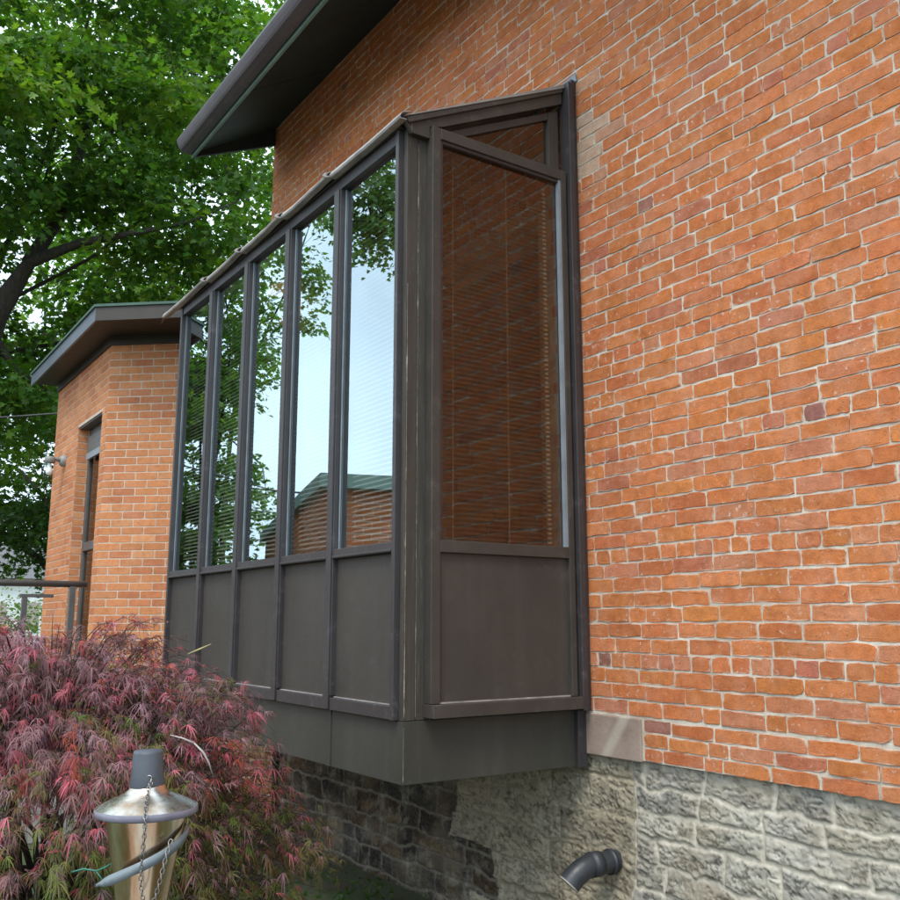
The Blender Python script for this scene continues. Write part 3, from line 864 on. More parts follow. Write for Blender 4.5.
rb = MB(); rb.prism([P3(q, YC - 0.035) for q in [(2.185, 2.425), (2.24, 2.36), (2.343, 2.36), (2.343, 2.424), (2.42, 2.446), (3.215, 2.835), (3.215, 2.940)]], (0, 0.022, 0))
rbo = rb.build('rake_trim', M['boardh'], bay, bevel=0.002)
rb = MB(); rb.prism([P3(q, YC - 0.047) for q in [(2.20, 2.428), (3.215, 2.936), (3.215, 2.902), (2.215, 2.402)]], (0, 0.0115, 0)); rb.build('rake_lip', M['boardh'], rbo, bevel=0.002)
chips('bare_edge', 2.236, YC - 0.0375, Z(2.37), Z(2.42), 0.002, 'x', 1, rbo, 9)
# wall jamb and flashing
wj = MB(); wj.box(3.226, 3.262, YS - 0.022, YC - 0.001, Z(-0.43), Z(2.955)); wj.box(3.2625, 3.296, YS - 0.004, YC - 0.001, Z(-0.43), Z(2.99))
wj.box(3.235, 3.294, YC - 0.028, YC - 0.001, Z(-0.705), Z(-0.4305))
wj.build('wall_jamb', M['bronze'], bay, bevel=0.003)
fl = MB(); fl.prism([(3.288, YS - 0.02, Z(2.98)), (3.288, YS - 0.01, Z(3.03)), (3.288, 3.95, Z(3.00)), (3.288, 3.95, Z(2.94))], (0.006, 0, 0)); fl.build('wall_flashing', M['flash'], bay)
# lean-to roof
rr_ = MB(); rr_.prism([(2.19, YC - 0.05, Z(2.432)), (3.292, YC - 0.05, Z(2.985)), (3.292, YC - 0.05, Z(2.962)), (2.19, YC - 0.05, Z(2.427))], (0, YE - YC + 0.25, 0))
bro = rr_.build('bay_roof', M['roofsheet'], bay)
segs = [YC - 0.06] + cent + [YE + 0.28]
for i in range(5):
    a, b_ = segs[i] + (0.0 if i == 0 else 0.012), segs[i + 1] + 0.015
    rows = []
    rr = random.Random(i + 3)
    for k in range(9):
        f = k / 8; y = a + (b_ - a) * f
        s = 0.024 * (1 - f) ** 1.5 * (1 if i else 0.3) + rr.uniform(-0.0015, 0.0015)
        dz = -0.004 * math.sin(f * math.pi) + rr.uniform(-0.001, 0.001)
        rows.append([(2.200 - s, y, Z(2.402) + dz), (2.170 - s, y, Z(2.400) + dz), (2.163 - s, y, Z(2.402) + dz), (2.158 - s, y, Z(2.412) + dz), (2.170 - s * 0.7, y, Z(2.436) + dz), (2.212, y, Z(2.454) + s * .3)])
    d_ = MB(); d_.sheet(rows, 0.004); d_.smooth = [False] * len(d_.smooth); de = d_.build('drip_edge', M['drip'], bro)
    # rolled dark end lump
    if i > 0:
        lm = MB(); lm.tube([(2.158, a - 0.012, Z(2.398)), (2.140, a + 0.006, Z(2.402)), (2.134, a + 0.016, Z(2.412)), (2.150, a + 0.02, Z(2.436))], [0.006, 0.010, 0.011, 0.005], 9); lm.build('rolled_end', M['roofsheet'], de)
tb = MB(); tb.prism([(2.16, YE + 0.28, Z(2.41)), (2.20, YE + 0.30, Z(2.45)), (2.17, YE + 0.36, Z(2.37))], (0.01, 0.01, 0.004)); tb.build('torn_tip', M['drip'], bro)

# ================================================================== BRICK ANNEX
annex = thing('brick_annex', (3.0, 9.4, 0), 'low modern orange brick annex with chamfered corner, brown fascia and narrow door', 'annex')
XA, YA, YB = 2.054, 8.39, 10.49
th = R(41); dvx, dvy = math.cos(th), -math.sin(th); nvx, nvy = -math.sin(th), -math.cos(th)
ZT = Z(2.44); LCH = 1.60
dy0, dy1, dzt, dzb = 8.56, 9.46, Z(1.86), 0.80
am = MB()
am.box(XA, XA + 0.25, dy1, YB, 0.0, ZT); am.box(XA, XA + 0.25, dy0 - 0.0, dy1, dzt, ZT)
# piece between door and the chamfer, sharing its corner line
pc = (XA + LCH * dvx, YA + LCH * dvy)
am.prism([(XA, YA, 0), (XA, dy0, 0), (XA + 0.25, dy0, 0), (XA + 0.25, YA + 0.06, 0), (pc[0] - 0.25 * nvx, pc[1] - 0.25 * nvy, 0), (pc[0], pc[1], 0)], (0, 0, ZT))
am.box(XA, XA + 0.25, dy0, dy1, 0, dzb)
am.box(XA + 0.25, 6.0, YB - 0.25, YB, 0, ZT); am.box(5.75, 6.0, 7.86, YB - 0.25, 0, ZT)
aw = am.build('annex_wall', M['new_mortar'], annex)
lst = courses(0, YB - YA, 0.02, ZT, 0.0677, 0.194, 0.009, skip=None, colour=new_colour, irregular=0.25, headers=0)
out = []
for br in lst:
    a, b_, v0, v1, c_, d_ = br; ya, yb = YA + a, YA + b_
    vm = (v0 + v1) / 2
    if dzb < vm < dzt:
        if ya < dy0 < yb: b_ = dy0 - YA; 
        elif ya < dy1 < yb: a = dy1 - YA
        elif dy0 <= (ya + yb) / 2 <= dy1: continue
        if b_ - a < 0.02: continue
    out.append((a, b_, v0, v1, c_, d_))
me = brick_mesh('bricks_a', (XA, YA, 0), (0, 1, 0), (-1, 0, 0), out, jit=0.0004, proud=0.003, rnd=0.001)
link_mesh('annex_brick_facing', me, M['new_brick'], annex)
lst = courses(0, LCH, 0.02, ZT, 0.0677, 0.194, 0.009, colour=new_colour, irregular=0.25, headers=0, row0=1)
me = brick_mesh('bricks_b', (XA, YA, 0), (dvx, dvy, 0), (nvx, nvy, 0), lst, jit=0.0004, proud=0.003, rnd=0.001)
link_mesh('annex_chamfer_facing', me, M['new_brick'], annex)
lst = courses(0, 0.20, dzb, dzt, 0.0677, 0.194, 0.009, colour=new_colour, irregular=0.25, headers=0)
me = brick_mesh('bricks_c', (XA + 0.003, dy1, 0), (1, 0, 0), (0, -1, 0), lst, jit=0.0004, proud=0.003, rnd=0.001)
link_mesh('reveal_facing', me, M['new_brick'], annex)
lst = courses(0, 3.9, 0.02, ZT, 0.0677, 0.194, 0.009, colour=new_colour, irregular=0.25, headers=0)
me = brick_mesh('bricks_d', (XA + 0.003, YB, 0), (1, 0, 0), (0, 1, 0), lst, jit=0.0004, proud=0.003, rnd=0.001)
link_mesh('annex_rear_facing', me, M['new_brick'], annex)
# door in the reveal
lt = MB(); lt.box(XA + 0.012, XA + 0.2, dy0 + 0.002, dy1 - 0.002, dzt - 0.014, dzt - 0.002); lt.build('head_shade_strip', M['rail'], annex)  # dark sheet standing in for shade at the head of the opening
dr = MB()
dx0, dx1 = XA + 0.105, XA + 0.17
dr.box(dx0, dx1, dy1 - 0.075, dy1 - 0.005, dzb, dzt - 0.016); dr.box(dx0, dx1, dy0 + 0.002, dy0 + 0.06, dzb, dzt - 0.016)
dr.box(dx0, dx1, dy0 + 0.06, dy1 - 0.075, dzt - 0.10, dzt - 0.016); dr.box(dx0 - 0.01, dx1, dy0 + 0.06, dy1 - 0.075, Z(0.66), Z(0.74)); dr.box(dx0, dx1, dy0 + 0.06, dy1 - 0.075, dzb, dzb + 0.12)
dr.box(dx0 - 0.03, dx1 - 0.02, dy0 + 0.06, dy1 - 0.077, Z(1.60), Z(1.76))
dro = dr.build('door', M['rail'], annex, bevel=0.003)
sd_ = MB(); sd_.box(dx0 - 0.035, dx0 - 0.012, dy0 + 0.06, dy1 - 0.08, Z(1.535), Z(1.597)); sd_.build('door_blind_box', M['flash'], dro)
dg = MB(); dg.box(dx0 + 0.02, dx0 + 0.026, dy0 + 0.06, dy1 - 0.075, Z(0.74), dzt - 0.10); dg.build('door_pane', M['side_glass'], dro)
dg = MB(); dg.box(dx0 + 0.02, dx0 + 0.026, dy0 + 0.06, dy1 - 0.075, dzb + 0.12, Z(0.66)); dg.build('door_pane', M['side_glass'], dro)
hh_ = MB(); hh_.tube([(dx0 - 0.03, dy0 + 0.10, Z(1.02)), (dx0 - 0.03, dy0 + 0.10, Z(1.14))], 0.012, 8); hh_.box(dx0 - 0.02, dx0, dy0 + 0.09, dy0 + 0.11, Z(1.03), Z(1.05)); hh_.build('door_handle', M['pipe'], dro)
ai = MB(); ai.box(XA + 0.26, 5.7, 8.42, 8.46, 0.5, ZT); ai.box(XA + 0.26, 5.7, 10.1, 10.14, 0.5, ZT); ai.box(3.6, 3.65, 8.47, 10.09, 0.5, ZT); ai.box(XA + 0.2, 5.7, 8.42, 10.2, 0.7, 0.78)
ai.build('annex_interior', M['plaster'], annex)
# eaves: trim board on the wall, soffit, fascia, roof
ox = 1.784
kx, ky = ox, 7.90
def off_line(t): return (kx + t * dvx, ky + t * dvy)
def ring(o_l, o_c, zz):
    """outline of the roof with overhang o_l on the left face and o_c on the chamfer"""
    x = XA - o_l
    bx_, by_ = XA + o_c * nvx, YA + o_c * nvy
    t = (x - bx_) / dvx
    c0 = (x, by_ + t * dvy)
    c1 = (bx_ + 1.75 * dvx, by_ + 1.75 * dvy)
    return [(x, YB + 0.10 if o_l > 0.1 else YB, zz), (c0[0], c0[1], zz), (min(c1[0], 3.27), c0[1] + (min(c1[0], 3.27) - c0[0]) / dvx * dvy, zz), (3.27, 7.88, zz), (6.1, 7.88, zz), (6.1, YB + 0.10 if o_l > 0.1 else YB, zz)]
tb = MB()
p0 = ring(0.022, 0.022, Z(2.425)); p1 = ring(0.0, 0.0, Z(2.425))
tb.prism([p0[0], p0[1], p0[2], p1[2], p1[1], p1[0]], (0, 0, 0.085)); 
tb.build('frieze_board', M['fascia'], annex)
so = MB(); so.prism(ring(0.262, 0.53, Z(2.512)), (0, 0, 0.02)); so.build('annex_soffit', M['fascia'], annex)
fa = MB()
q0 = ring(0.27, 0.547, Z(2.475)); q1 = ring(0.25, 0.527, Z(2.475))
fa.prism([q0[1], q0[2], q1[2], q1[1]], (0, 0, 0.118)); fa.build('front_fascia', M['fascia'], annex, bevel=0.002)
fa = MB(); fa.prism([q0[0], (q0[1][0], q0[1][1] + 0.001, q0[1][2]), (q1[1][0], q1[1][1] + 0.001, q1[1][2]), q1[0]], (0, 0, 0.118)); fa.build('side_fascia', M['fasciab'], annex, bevel=0.002)
ar = MB(); rg = ring(0.285, 0.562, Z(2.594)); cen = (3.9, 9.2, Z(2.70))
n_ = len(rg); lo = rg; hi = [(x, y, z + 0.022) for x, y, z in rg]
ar.add(lo + hi + [cen], [tuple(range(n_))[::-1]] + [(i, (i + 1) % n_, n_ + (i + 1) % n_, n_ + i) for i in range(n_)] + [(n_ + i, n_ + (i + 1) % n_, 2 * n_) for i in range(n_)])
ar.build('annex_roof', M['roofgreen'], annex)

# wall lantern
lan = thing('wall_lantern', (XA, 10.0, Z(1.585)), 'small grey wall lantern with clear jar shade on the annex side wall', 'wall lamp')
ly, lz = 9.94, Z(1.60); LX = XA - 0.145
lm = MB(); lm.lathe((XA - 0.002, ly, lz), [(0.001, 0.05), (0.045, 0.05), (0.058, 0.03), (0.060, 0.0)], 20, (-1, 0, 0)); lm.build('mounting_plate', M['lampmetal'], lan)
lm = MB(); lm.tube([(XA - 0.04, ly, lz), (XA - 0.09, ly, lz + 0.012), (LX, ly, lz + 0.008)], [0.022, 0.02, 0.03], 10); lm.lathe((LX, ly, lz + 0.03), [(0.001, 0), (0.045, 0), (0.052, -0.02), (0.052, -0.06), (0.046, -0.062)], 20)
lm.build('lamp_arm', M['lampmetal'], lan)
lm = MB(); lm.lathe((LX, ly, lz - 0.032), [(0.048, 0), (0.053, -0.02), (0.053, -0.145), (0.043, -0.172), (0.001, -0.178)], 20); lm.build('glass_shade', M['jar'], lan)
lm = MB(); lm.lathe((LX, ly, lz - 0.036), [(0.012, 0), (0.014, -0.025), (0.032, -0.065), (0.035, -0.09), (0.026, -0.112), (0.001, -0.122)], 16); lm.build('bulb', M['bulb'], lan)

# porch landing and railing
por = MB(); por.box(0.2, 2.03, 8.0, 10.9, 0.0, 0.74); por.box(-0.1, 0.2, 8.0, 10.9, 0.0, 0.49); por.box(-0.4, -0.1, 8.0, 10.9, 0, 0.25)
po = por.build('porch_landing', M['concrete'], None, bevel=0.01); tag(po, 'concrete landing with steps below the annex door, behind the shrub', 'porch')
rl = thing('porch_railing', (1.5, 7.95, 0.74), 'brown tubular metal handrail on the porch in front of the annex door', 'railing')
ry = 8.05
r1 = MB(); r1.tube([(0.15, ry, Z(0.300)), (1.90, ry, Z(0.300))], 0.026, 14); r1.build('top_rail', M['rail'], rl)
for xx in (1.79, 1.02, 0.22):
    r1 = MB(); r1.box(xx - 0.022, xx + 0.022, ry - 0.022, ry + 0.022, 0.74, Z(0.281)); r1.build('post', M['rail'], rl, bevel=0.003)
rl2 = thing('porch_railing', (1.6, 9.1, 0.74), 'lower brown handrail end with a bent short top bar, behind the longer rail', 'railing')
r1 = MB(); r1.box(1.600, 1.645, 9.06, 9.105, 0.74, Z(0.215)); r1.build('post', M['rail'], rl2, bevel=0.003)
r1 = MB(); r1.box(1.58, 1.86, 9.06, 9.105, Z(0.2155), Z(0.245)); r1.build('top_rail', M['rail'], rl2, bevel=0.003)

# ================================================================== FOLIAGE
def make_leaves(centers, outward, size, cols, droop=0.5, upw=1.0):
    """6-vertex folded leaf, two quads; arrays"""
    n = len(centers)
    nrm = rng.normal(0, 0.55, (n, 3)); nrm[:, 2] += upw
    nrm += outward * 0.35
    nrm /= np.linalg.norm(nrm, axis=1)[:, None]
    d = outward + rng.normal(0, 0.6, (n, 3)); d[:, 2] -= droop
    d -= nrm * (d * nrm).sum(1)[:, None]; d /= np.linalg.norm(d, axis=1)[:, None] + 1e-9
    s = np.cross(nrm, d)
    sz = size * rng.uniform(0.7, 1.25, n)[:, None]
    def pt(l, w_, h_): return centers + d * sz * l + s * sz * w_ + nrm * sz * h_
    pts = [pt(0, 0, 0)]
    half = [(0.02, 0.30, 0.06), (0.22, 0.52, 0.08), (0.34, 0.26, 0.05), (0.70, 0.44, 0.02), (0.66, 0.16, 0.0)]
    for l, w_, h_ in half: pts.append(pt(l, w_, h_))
    pts.append(pt(1.0, 0, -0.12))
    for l, w_, h_ in half[::-1]: pts.append(pt(l, -w_, h_))
    V = np.stack(pts, 1).reshape(-1, 3)
    b0 = (np.arange(n) * 12)[:, None]
    F = np.concatenate([b0 + np.array([0, 6, 5, 4, 3, 2, 1]), b0 + np.array([0, 11, 10, 9, 8, 7, 6])])
    return V, F, np.repeat(cols, 12, axis=0)

def crown_mesh(name, clusters, leaf, per, palette, flat=0.22, outc=None):
    """clusters: (center, radius); sprays of leaves in flattened layered clumps"""
    C, O, K = [], [], []
    pal = np.array(palette)
    for c, r_ in clusters:
        n = int(per * (r_ / 0.8) ** 2)
        a = rng.uniform(0, 2 * math.pi, n); rad = r_ * np.sqrt(rng.random(n)) * (1 + 0.25 * np.sin(a * 3 + rng.uniform(0, 6)))
        tx, ty = rng.normal(0, 0.22, 2)
        x = np.cos(a) * rad; y = np.sin(a) * rad
        z = rng.normal(0, flat * r_ * 0.55, n) - 0.28 * rad ** 2 / r_ + tx * x + ty * y
        P = np.stack([x, y, z], 1)
        o = np.stack([np.cos(a), np.sin(a), np.zeros(n)], 1)
        C.append(np.array(c) + P); O.append(o)
        base = pal[rng.integers(0, len(pal))]
        k = base * rng.uniform(0.75, 1.25, (n, 1)) * np.stack([rng.uniform(0.8, 1.25, n), np.ones(n), rng.uniform(0.7, 1.2, n)], 1)
        K.append(k)
    V, F, col = make_leaves(np.concatenate(C), np.concatenate(O), leaf, np.concatenate(K))
    return fast_mesh(name, V, [F], col)

def tree(name, label, base, clumps, leaf=0.12, per=110, palette=((0.05, 0.10, 0.02),), trunk_r=0.3, fork=3.0, limbs=None, group=None, csize=(0.55, 1.05), twigs=0.22, limb=0.5):
    """clumps: (centre, radii(3), number of sprays)"""
    root = thing(name, tuple(base), label, 'tree', group)
    base = np.array(base, float)
    cl = []; allc = []
    for (c, rad, n) in clumps:
        c = np.array(c); rad = np.array(rad)
        for _ in range(n):
            v = rng.normal(0, 1, 3); v /= np.linalg.norm(v)
            q = c + v * rad * rng.uniform(0.25, 1.0) ** 0.5
            cl.append((q, rng.uniform(*csize))); allc.append((q, c))
    me = crown_mesh('crown', cl, leaf, per, palette)
    cr_ = link_mesh('crown', me, M['leaf'], root)
    tm = MB()
    top = base + np.array([0, 0, fork])
    lean = np.array([rng.normal(0, 0.15), rng.normal(0, 0.15), 0])
    tm.tube([base - [0, 0, 0.2], base + [0, 0, 0.25], base + lean + [0, 0, fork * 0.5], top], [trunk_r * 1.45, trunk_r * 1.1, trunk_r * 0.95, trunk_r * 0.85], 14)
    for (c, rad, n) in clumps:
        c = np.array(c, float)
        mid = (top + c) / 2 + np.array([rng.normal(0, .3), rng.normal(0, .3), 0.4])
        rr = trunk_r * limb
        tm.tube([top - [0, 0, 0.2], (top + mid) / 2 + [0, 0, 0.1], mid, (mid + c) / 2 + rng.normal(0, .15, 3), c], [rr * 1.2, rr, rr * 0.75, rr * 0.5, rr * 0.3], 9)
        for (q, cc) in allc:
            if (cc == c).all() and rng.random() < twigs:
                s0 = mid + (c - mid) * rng.uniform(0.1, 1.0)
                m1 = (s0 + q) / 2 + rng.normal(0, 0.12, 3)
                tm.tube([s0, m1, q], [rr * 0.22, rr * 0.14, rr * 0.05], 5)
    for lb in (limbs or []):
        pts, rads = lb
        tm.tube(pts, rads, 10)
    tm.build('trunk', M['bark'], root)
    return root

GREENS = [(0.078, 0.175, 0.026), (0.064, 0.148, 0.024), (0.098, 0.205, 0.030), (0.052, 0.122, 0.024), (0.140, 0.250, 0.038)]
BRIGHT = [(0.13, 0.24, 0.07), (0.11, 0.21, 0.06), (0.15, 0.27, 0.085)]
DEEP = [(0.045, 0.105, 0.020), (0.055, 0.125, 0.024), (0.038, 0.088, 0.018)]
# big maple left of the annex, with the long limb reaching right
D1 = 14.5
tb_ = at(-95, 600, D1); tb_[2] = 0
limb1 = [at(-80, 420, D1), at(-30, 350, D1), at(5, 300, D1), at(30, 262, D1), at(80, 243, D1 - .2), at(140, 232, D1 - .5), at(190, 222, D1 - .4), at(240, 200, D1 - .2)]
limb1b = [at(5, 300, D1), at(-4, 340, D1 + .2), at(15, 370, D1 + .3), at(60, 400, D1 + .4)]
limb1c = [at(30, 262, D1), at(60, 215, D1 + .4), at(90, 120, D1 + .8), at(105, 20, D1 + 1.2)]
def E(x, y, d, rad, n): return (at(x, y, d), rad, n)
tree('maple_tree', 'large leafy green maple whose dark limb reaches over the annex roof', tb_,
     [E(60, 130, 14.5, (2.6, 2.2, 2.1), 34), E(200, 60, 15, (2.3, 2.0, 1.9), 26), E(-60, 60, 14, (2.6, 2.4, 2.5), 26), E(180, 190, 14.8, (1.7, 1.5, 1.0), 16),
      E(40, 380, 15.5, (2.0, 1.8, 1.3), 26), E(150, 300, 16, (1.8, 1.5, 0.9), 20), E(-120, 300, 14, (2, 2, 2.2), 16), E(120, -120, 15, (3, 2.5, 2), 26)],
     leaf=0.120, per=215, palette=GREENS, trunk_r=0.20, fork=4.2, limb=0.24, limbs=[(limb1, [0.22, 0.20, 0.17, 0.10, 0.065, 0.042, 0.022, 0.008]), (limb1b, [0.11, 0.08, 0.06, 0.03]), (limb1c, [0.12, 0.10, 0.075, 0.05])])
p_ = at(230, 560, 25); p_[2] = 0
tree('maple_tree', 'taller pale green maple standing further back behind the large maple', p_,
     [E(100, 100, 25, (4.2, 3.5, 3.6), 44), E(230, 180, 26, (3.5, 3, 3), 34), E(40, 330, 25, (4, 3, 3), 40), E(200, 360, 26, (3.6, 3, 2.4), 26), E(220, -20, 25, (4, 3, 3), 26)],
     leaf=0.16, per=95, palette=[(0.14, 0.27, 0.04), (0.115, 0.23, 0.034), (0.17, 0.31, 0.05)], trunk_r=0.35, fork=5, csize=(0.7, 1.4))
p_ = at(95, 600, 18.5); p_[2] = 0
tree('dark_tree', 'low dark green tree beside the annex under the maple crowns', p_,
     [E(20, 470, 18.5, (2.2, 2, 1.25), 34), E(-60, 500, 18, (2, 2, 1.6), 18), E(70, 530, 19, (1.6, 1.6, 1.0), 18)],
     leaf=0.12, per=120, palette=DEEP, trunk_r=0.16, fork=1.8)
# trees and house mirrored in the bay windows: they stand to the left of the photographer
def EM(x, y, d, rad, n): return (at_mirrored(x, y, d), rad, n)
p_ = at_mirrored(200, 600, 19); p_[2] = 0
tree('garden_tree', 'broad green tree mirrored in the two farthest bay windows', p_,
     [EM(190, 330, 19, (1.3, 2.0, 1.7), 32), EM(195, 450, 19, (1.2, 1.7, 1.7), 32), EM(200, 540, 19, (1.0, 1.6, 0.9), 20), EM(225, 265, 18.5, (1.0, 1.6, 1.0), 9), EM(185, 200, 19, (1.6, 2, 1.4), 10)],
     leaf=0.125, per=270, palette=BRIGHT, trunk_r=0.12, fork=2.6, twigs=0.3, limb=0.3, csize=(0.4, 0.8))
p_ = at_mirrored(226, 600, 22); p_[2] = 0
tree('garden_tree', 'tall thin branched tree mirrored across the middle bay windows', p_,
     [EM(246, 350, 22, (0.5, 0.8, 1.6), 14), EM(298, 275, 22, (0.75, 0.8, 1.1), 13), EM(306, 330, 22, (0.35, 0.5, 0.5), 3), EM(258, 240, 21, (1.0, 1.0, 0.8), 8), EM(252, 515, 21, (0.35, 0.5, 0.7), 5), EM(268, 498, 21, (0.15, 0.2, 0.2), 2), EM(315, 215, 22, (0.9, 1.0, .6), 6)],
     leaf=0.115, per=170, palette=BRIGHT, trunk_r=0.07, fork=6.6, twigs=0.5, limb=0.4, csize=(0.3, 0.6))
p_ = at_mirrored(480, 640, 13); p_[2] = 0
tree('garden_tree', 'overhanging tree mirrored at the top of the nearest bay window', p_,
     [EM(372, 222, 13, (0.42, 0.5, 0.80), 22), EM(390, 140, 13, (1.0, 1.0, 0.7), 14), EM(440, 160, 13.5, (1.2, 1.2, 1.4), 14)],
     leaf=0.085, per=260, palette=BRIGHT, trunk_r=0.16, fork=6.8, twigs=0.6, csize=(0.3, 0.5))

# distant white house and hedge
wh = thing('white_house', tuple(at(-10, 600, 42) * np.array([1, 1, 0])), 'white sided house glimpsed far behind the railing at the left edge', 'house')
c_ = at(-20, 600, 42)
q = MB(); q.box(c_[0] - 5, c_[0] + 3.2, c_[1], c_[1] + 6, 0, 3.6); q.build('siding_wall', M['white_siding'], wh)
q = MB(); q.prism([(c_[0] - 5.4, c_[1] - 0.4, 3.6), (c_[0] - 5.4, c_[1] + 6.4, 3.6), (c_[0] - 5.4, c_[1] + 3, 5.6)], (9, 0, 0)); q.build('roof', M['shingle'], wh)
for kx_ in (-3.5, -1.4, 0.4, 1.8):
    q = MB(); q.box(c_[0] + kx_, c_[0] + kx_ + 0.8, c_[1] - 0.03, c_[1] - 0.002, 1.2, 2.6); wo_ = q.build('window', M['white_siding'], wh)
    q = MB(); q.box(c_[0] + kx_ + 0.08, c_[0] + kx_ + 0.72, c_[1] - 0.036, c_[1] - 0.031, 1.28, 2.52); q.build('pane', M['side_glass'], wo_)
hc = at(15, 606, 26)
cl = [((hc[0] + rng.uniform(-3.5, 2.2), hc[1] + rng.uniform(-.5, .5), rng.uniform(0.2, 2.35)), rng.uniform(0.3, 0.6)) for _ in range(120)]
hg = thing('hedge', (hc[0], hc[1], 0), 'bright green hedge in front of the white house behind the railing', 'hedge')
link_mesh('hedge_leaves', crown_mesh('hedge_leaves', cl, 0.09, 160, [(0.12, 0.22, 0.035), (0.09, 0.18, 0.03)], flat=0.7), M['leaf'], hg)
q = MB()
for k in range(8): q.tube([(hc[0] - 3 + k * 0.65, hc[1], -0.1), (hc[0] - 2.9 + k * 0.65, hc[1] + .1, 0.9)], [0.04, 0.015], 6)
q.build('hedge_stem', M['bark'], hg)

# power lines
def cable(name, a, b_, sag, r_, label):
    a, b_ = np.array(a), np.array(b_); q = MB(); pts = []
    for k in range(25):
        f = k / 24; p = a + (b_ - a) * f; p = p - np.array([0, 0, sag * 4 * f * (1 - f)]); pts.append(p)
    q.tube(pts, r_, 6); o = q.build(name, M['cable'], None); tag(o, label, 'cable')
a = at(-900, 452, 12.0); b_ = at(140, 410, 12.5)
cable('overhead_cable', at(-420, 434, 12), at(62, 413, 12.6), 0.05, 0.011, 'thin pale overhead cable running to the annex past the leaves')
M['cable2'] = M['cable']
w1 = at_mirrored(150, 472, 30); w2 = at_mirrored(520, 486, 30)
pa, pb = (w1[0], w1[1], 0), (w2[0], w2[1], 0)
cable('overhead_cable', (w1[0], w1[1], w1[2]), (w2[0], w2[1], w2[2]), 0.5, 0.03, 'thickest overhead wire mirrored in the middle bay windows')
for k, dz in enumerate((0.7, 1.15, 1.6)):
    cable('overhead_cable', (w1[0], w1[1], w1[2] - dz), (w2[0], w2[1], w2[2] - dz), 0.5, 0.014, ['upper thin wire just below the thickest wire in the mirrored sky', 'middle thin wire of three in the mirrored sky', 'lowest thin wire of three in the mirrored sky'][k])
for nm, wp, lb in (('utility_pole', w1, 'wooden utility pole at the far end of the mirrored wires'), ('utility_pole', w2, 'wooden utility pole at the near end of the mirrored wires')):
    root = thing(nm, (wp[0], wp[1], 0), lb, 'utility pole')
    q = MB(); q.tube([(wp[0], wp[1], -0.3), (wp[0], wp[1], wp[2] + 0.6)], [0.16, 0.11], 12); q.build('pole', M['wood_pole'], root)
    q = MB(); q.box(wp[0] - 0.9, wp[0] + 0.9, wp[1] - 0.06, wp[1] + 0.06, wp[2] - 0.05, wp[2] + 0.07); q.build('crossarm', M['wood_pole'], root)

# brick garage mirrored in the two nearest windows
gx = np.array([-0.68, 10.23])
dF = np.array([math.cos(R(180 + 17)), math.sin(R(180 + 17)) ])       # along the face nearly square to the mirrored view
az = R(17.8)
dS = np.array([-math.sin(az), math.cos(az)])                         # along the receding face
dF = np.array([-math.cos(az), -math.sin(az)])
gar = thing('brick_outbuilding', (gx[0], gx[1], 0), 'brick outbuilding with green fascia mirrored low in the two nearest bay windows', 'outbuilding')
zt_g = Z(1.60)
c0 = np.array([*gx]); c1 = c0 + dF * 6; c2 = c1 + dS * 8; c3 = c0 + dS * 8
q = MB(); q.prism([(*c0, 0), (*c1, 0), (*c2, 0), (*c3, 0)], (0, 0, zt_g)); q.build('outbuilding_wall', M['new_mortar'], gar)
def zs(u): return zt_g
lst = courses(0, 6, 0.02, zt_g, 0.075, 0.21, 0.011, colour=old_colour, irregular=0.4, headers=0)
me = brick_mesh('gb1', (*c0, 0), (*dF, 0), (*(-dS), 0), lst); link_mesh('outbuilding_facing', me, M['new_brick'], gar)
lst = courses(0, 8, 0.02, zt_g, 0.075, 0.21, 0.011, colour=old_colour, irregular=0.4, headers=0)
me = brick_mesh('gb2', (*c0, 0), (*dS, 0), (*(-dF), 0), lst); link_mesh('outbuilding_side_facing', me, M['new_brick'], gar)
e0 = c0 - dS * 0.12 - dF * 0.12; e1 = c1 - dS * 0.12 + dF * .1; e2 = c2 + dS * .1 + dF * .1; e3 = c3 + dS * .1 - dF * 0.12
q = MB(); q.prism([(*e0, zt_g), (*e1, zt_g), (*e2, zt_g), (*e3, zt_g)], (0, 0, 0.17)); q.build('fascia', painted('pale green trim', (0.26, 0.38, 0.32), (0.20, 0.30, 0.26), 0.55, 6, 0.3), gar)
mc = (e0 + e1 + e2 + e3) / 4
q = MB(); q.add([(*e0, zt_g + .172), (*e1, zt_g + .172), (*e2, zt_g + .172), (*e3, zt_g + .172), (*mc, zt_g + .32)], [(0, 1, 4), (1, 2, 4), (2, 3, 4), (3, 0, 4), (3, 2, 1, 0)]); q.build('roof', M['shingle'], gar)

# ================================================================== LACELEAF MAPLE
bc = at(35, 880, 3.25)
bush = thing('laceleaf_maple', (bc[0], bc[1], 0), 'low mounded laceleaf maple with mauve, pink and olive feathery leaves', 'shrub')
bm_st = MB()
RB = np.array([0.86, 0.75, 0.83])            # lateral, depth, up
def bpt(a, el, s):
    """point on the mound; a = azimuth round the mound (0 = screen right, -90 = towards the camera)"""
    v = RT * (math.cos(a) * math.cos(el) * RB[0]) + FH * (math.sin(a) * math.cos(el) * RB[1]) + UZ * (math.sin(el) * RB[2])
    return bc + v * s
sprays = []
rr = np.random.default_rng(21)
ntry = 3600
for k in range(ntry):
    a = rr.uniform(-math.pi, math.pi); el = math.asin(rr.uniform(-0.35, 0.999))
    if math.sin(a) * math.cos(el) > 0.75: continue
    lump = 1 + 0.09 * math.sin(a * 5 + el * 3) + 0.07 * math.sin(a * 3 - el * 7 + 1) + 0.03 * math.sin(a * 11)
    s = lump * (1 - 0.30 * rr.random() ** 2.0)
    sprays.append((a, el, s))
LV, LF, LC = [], [], []
nv = 0
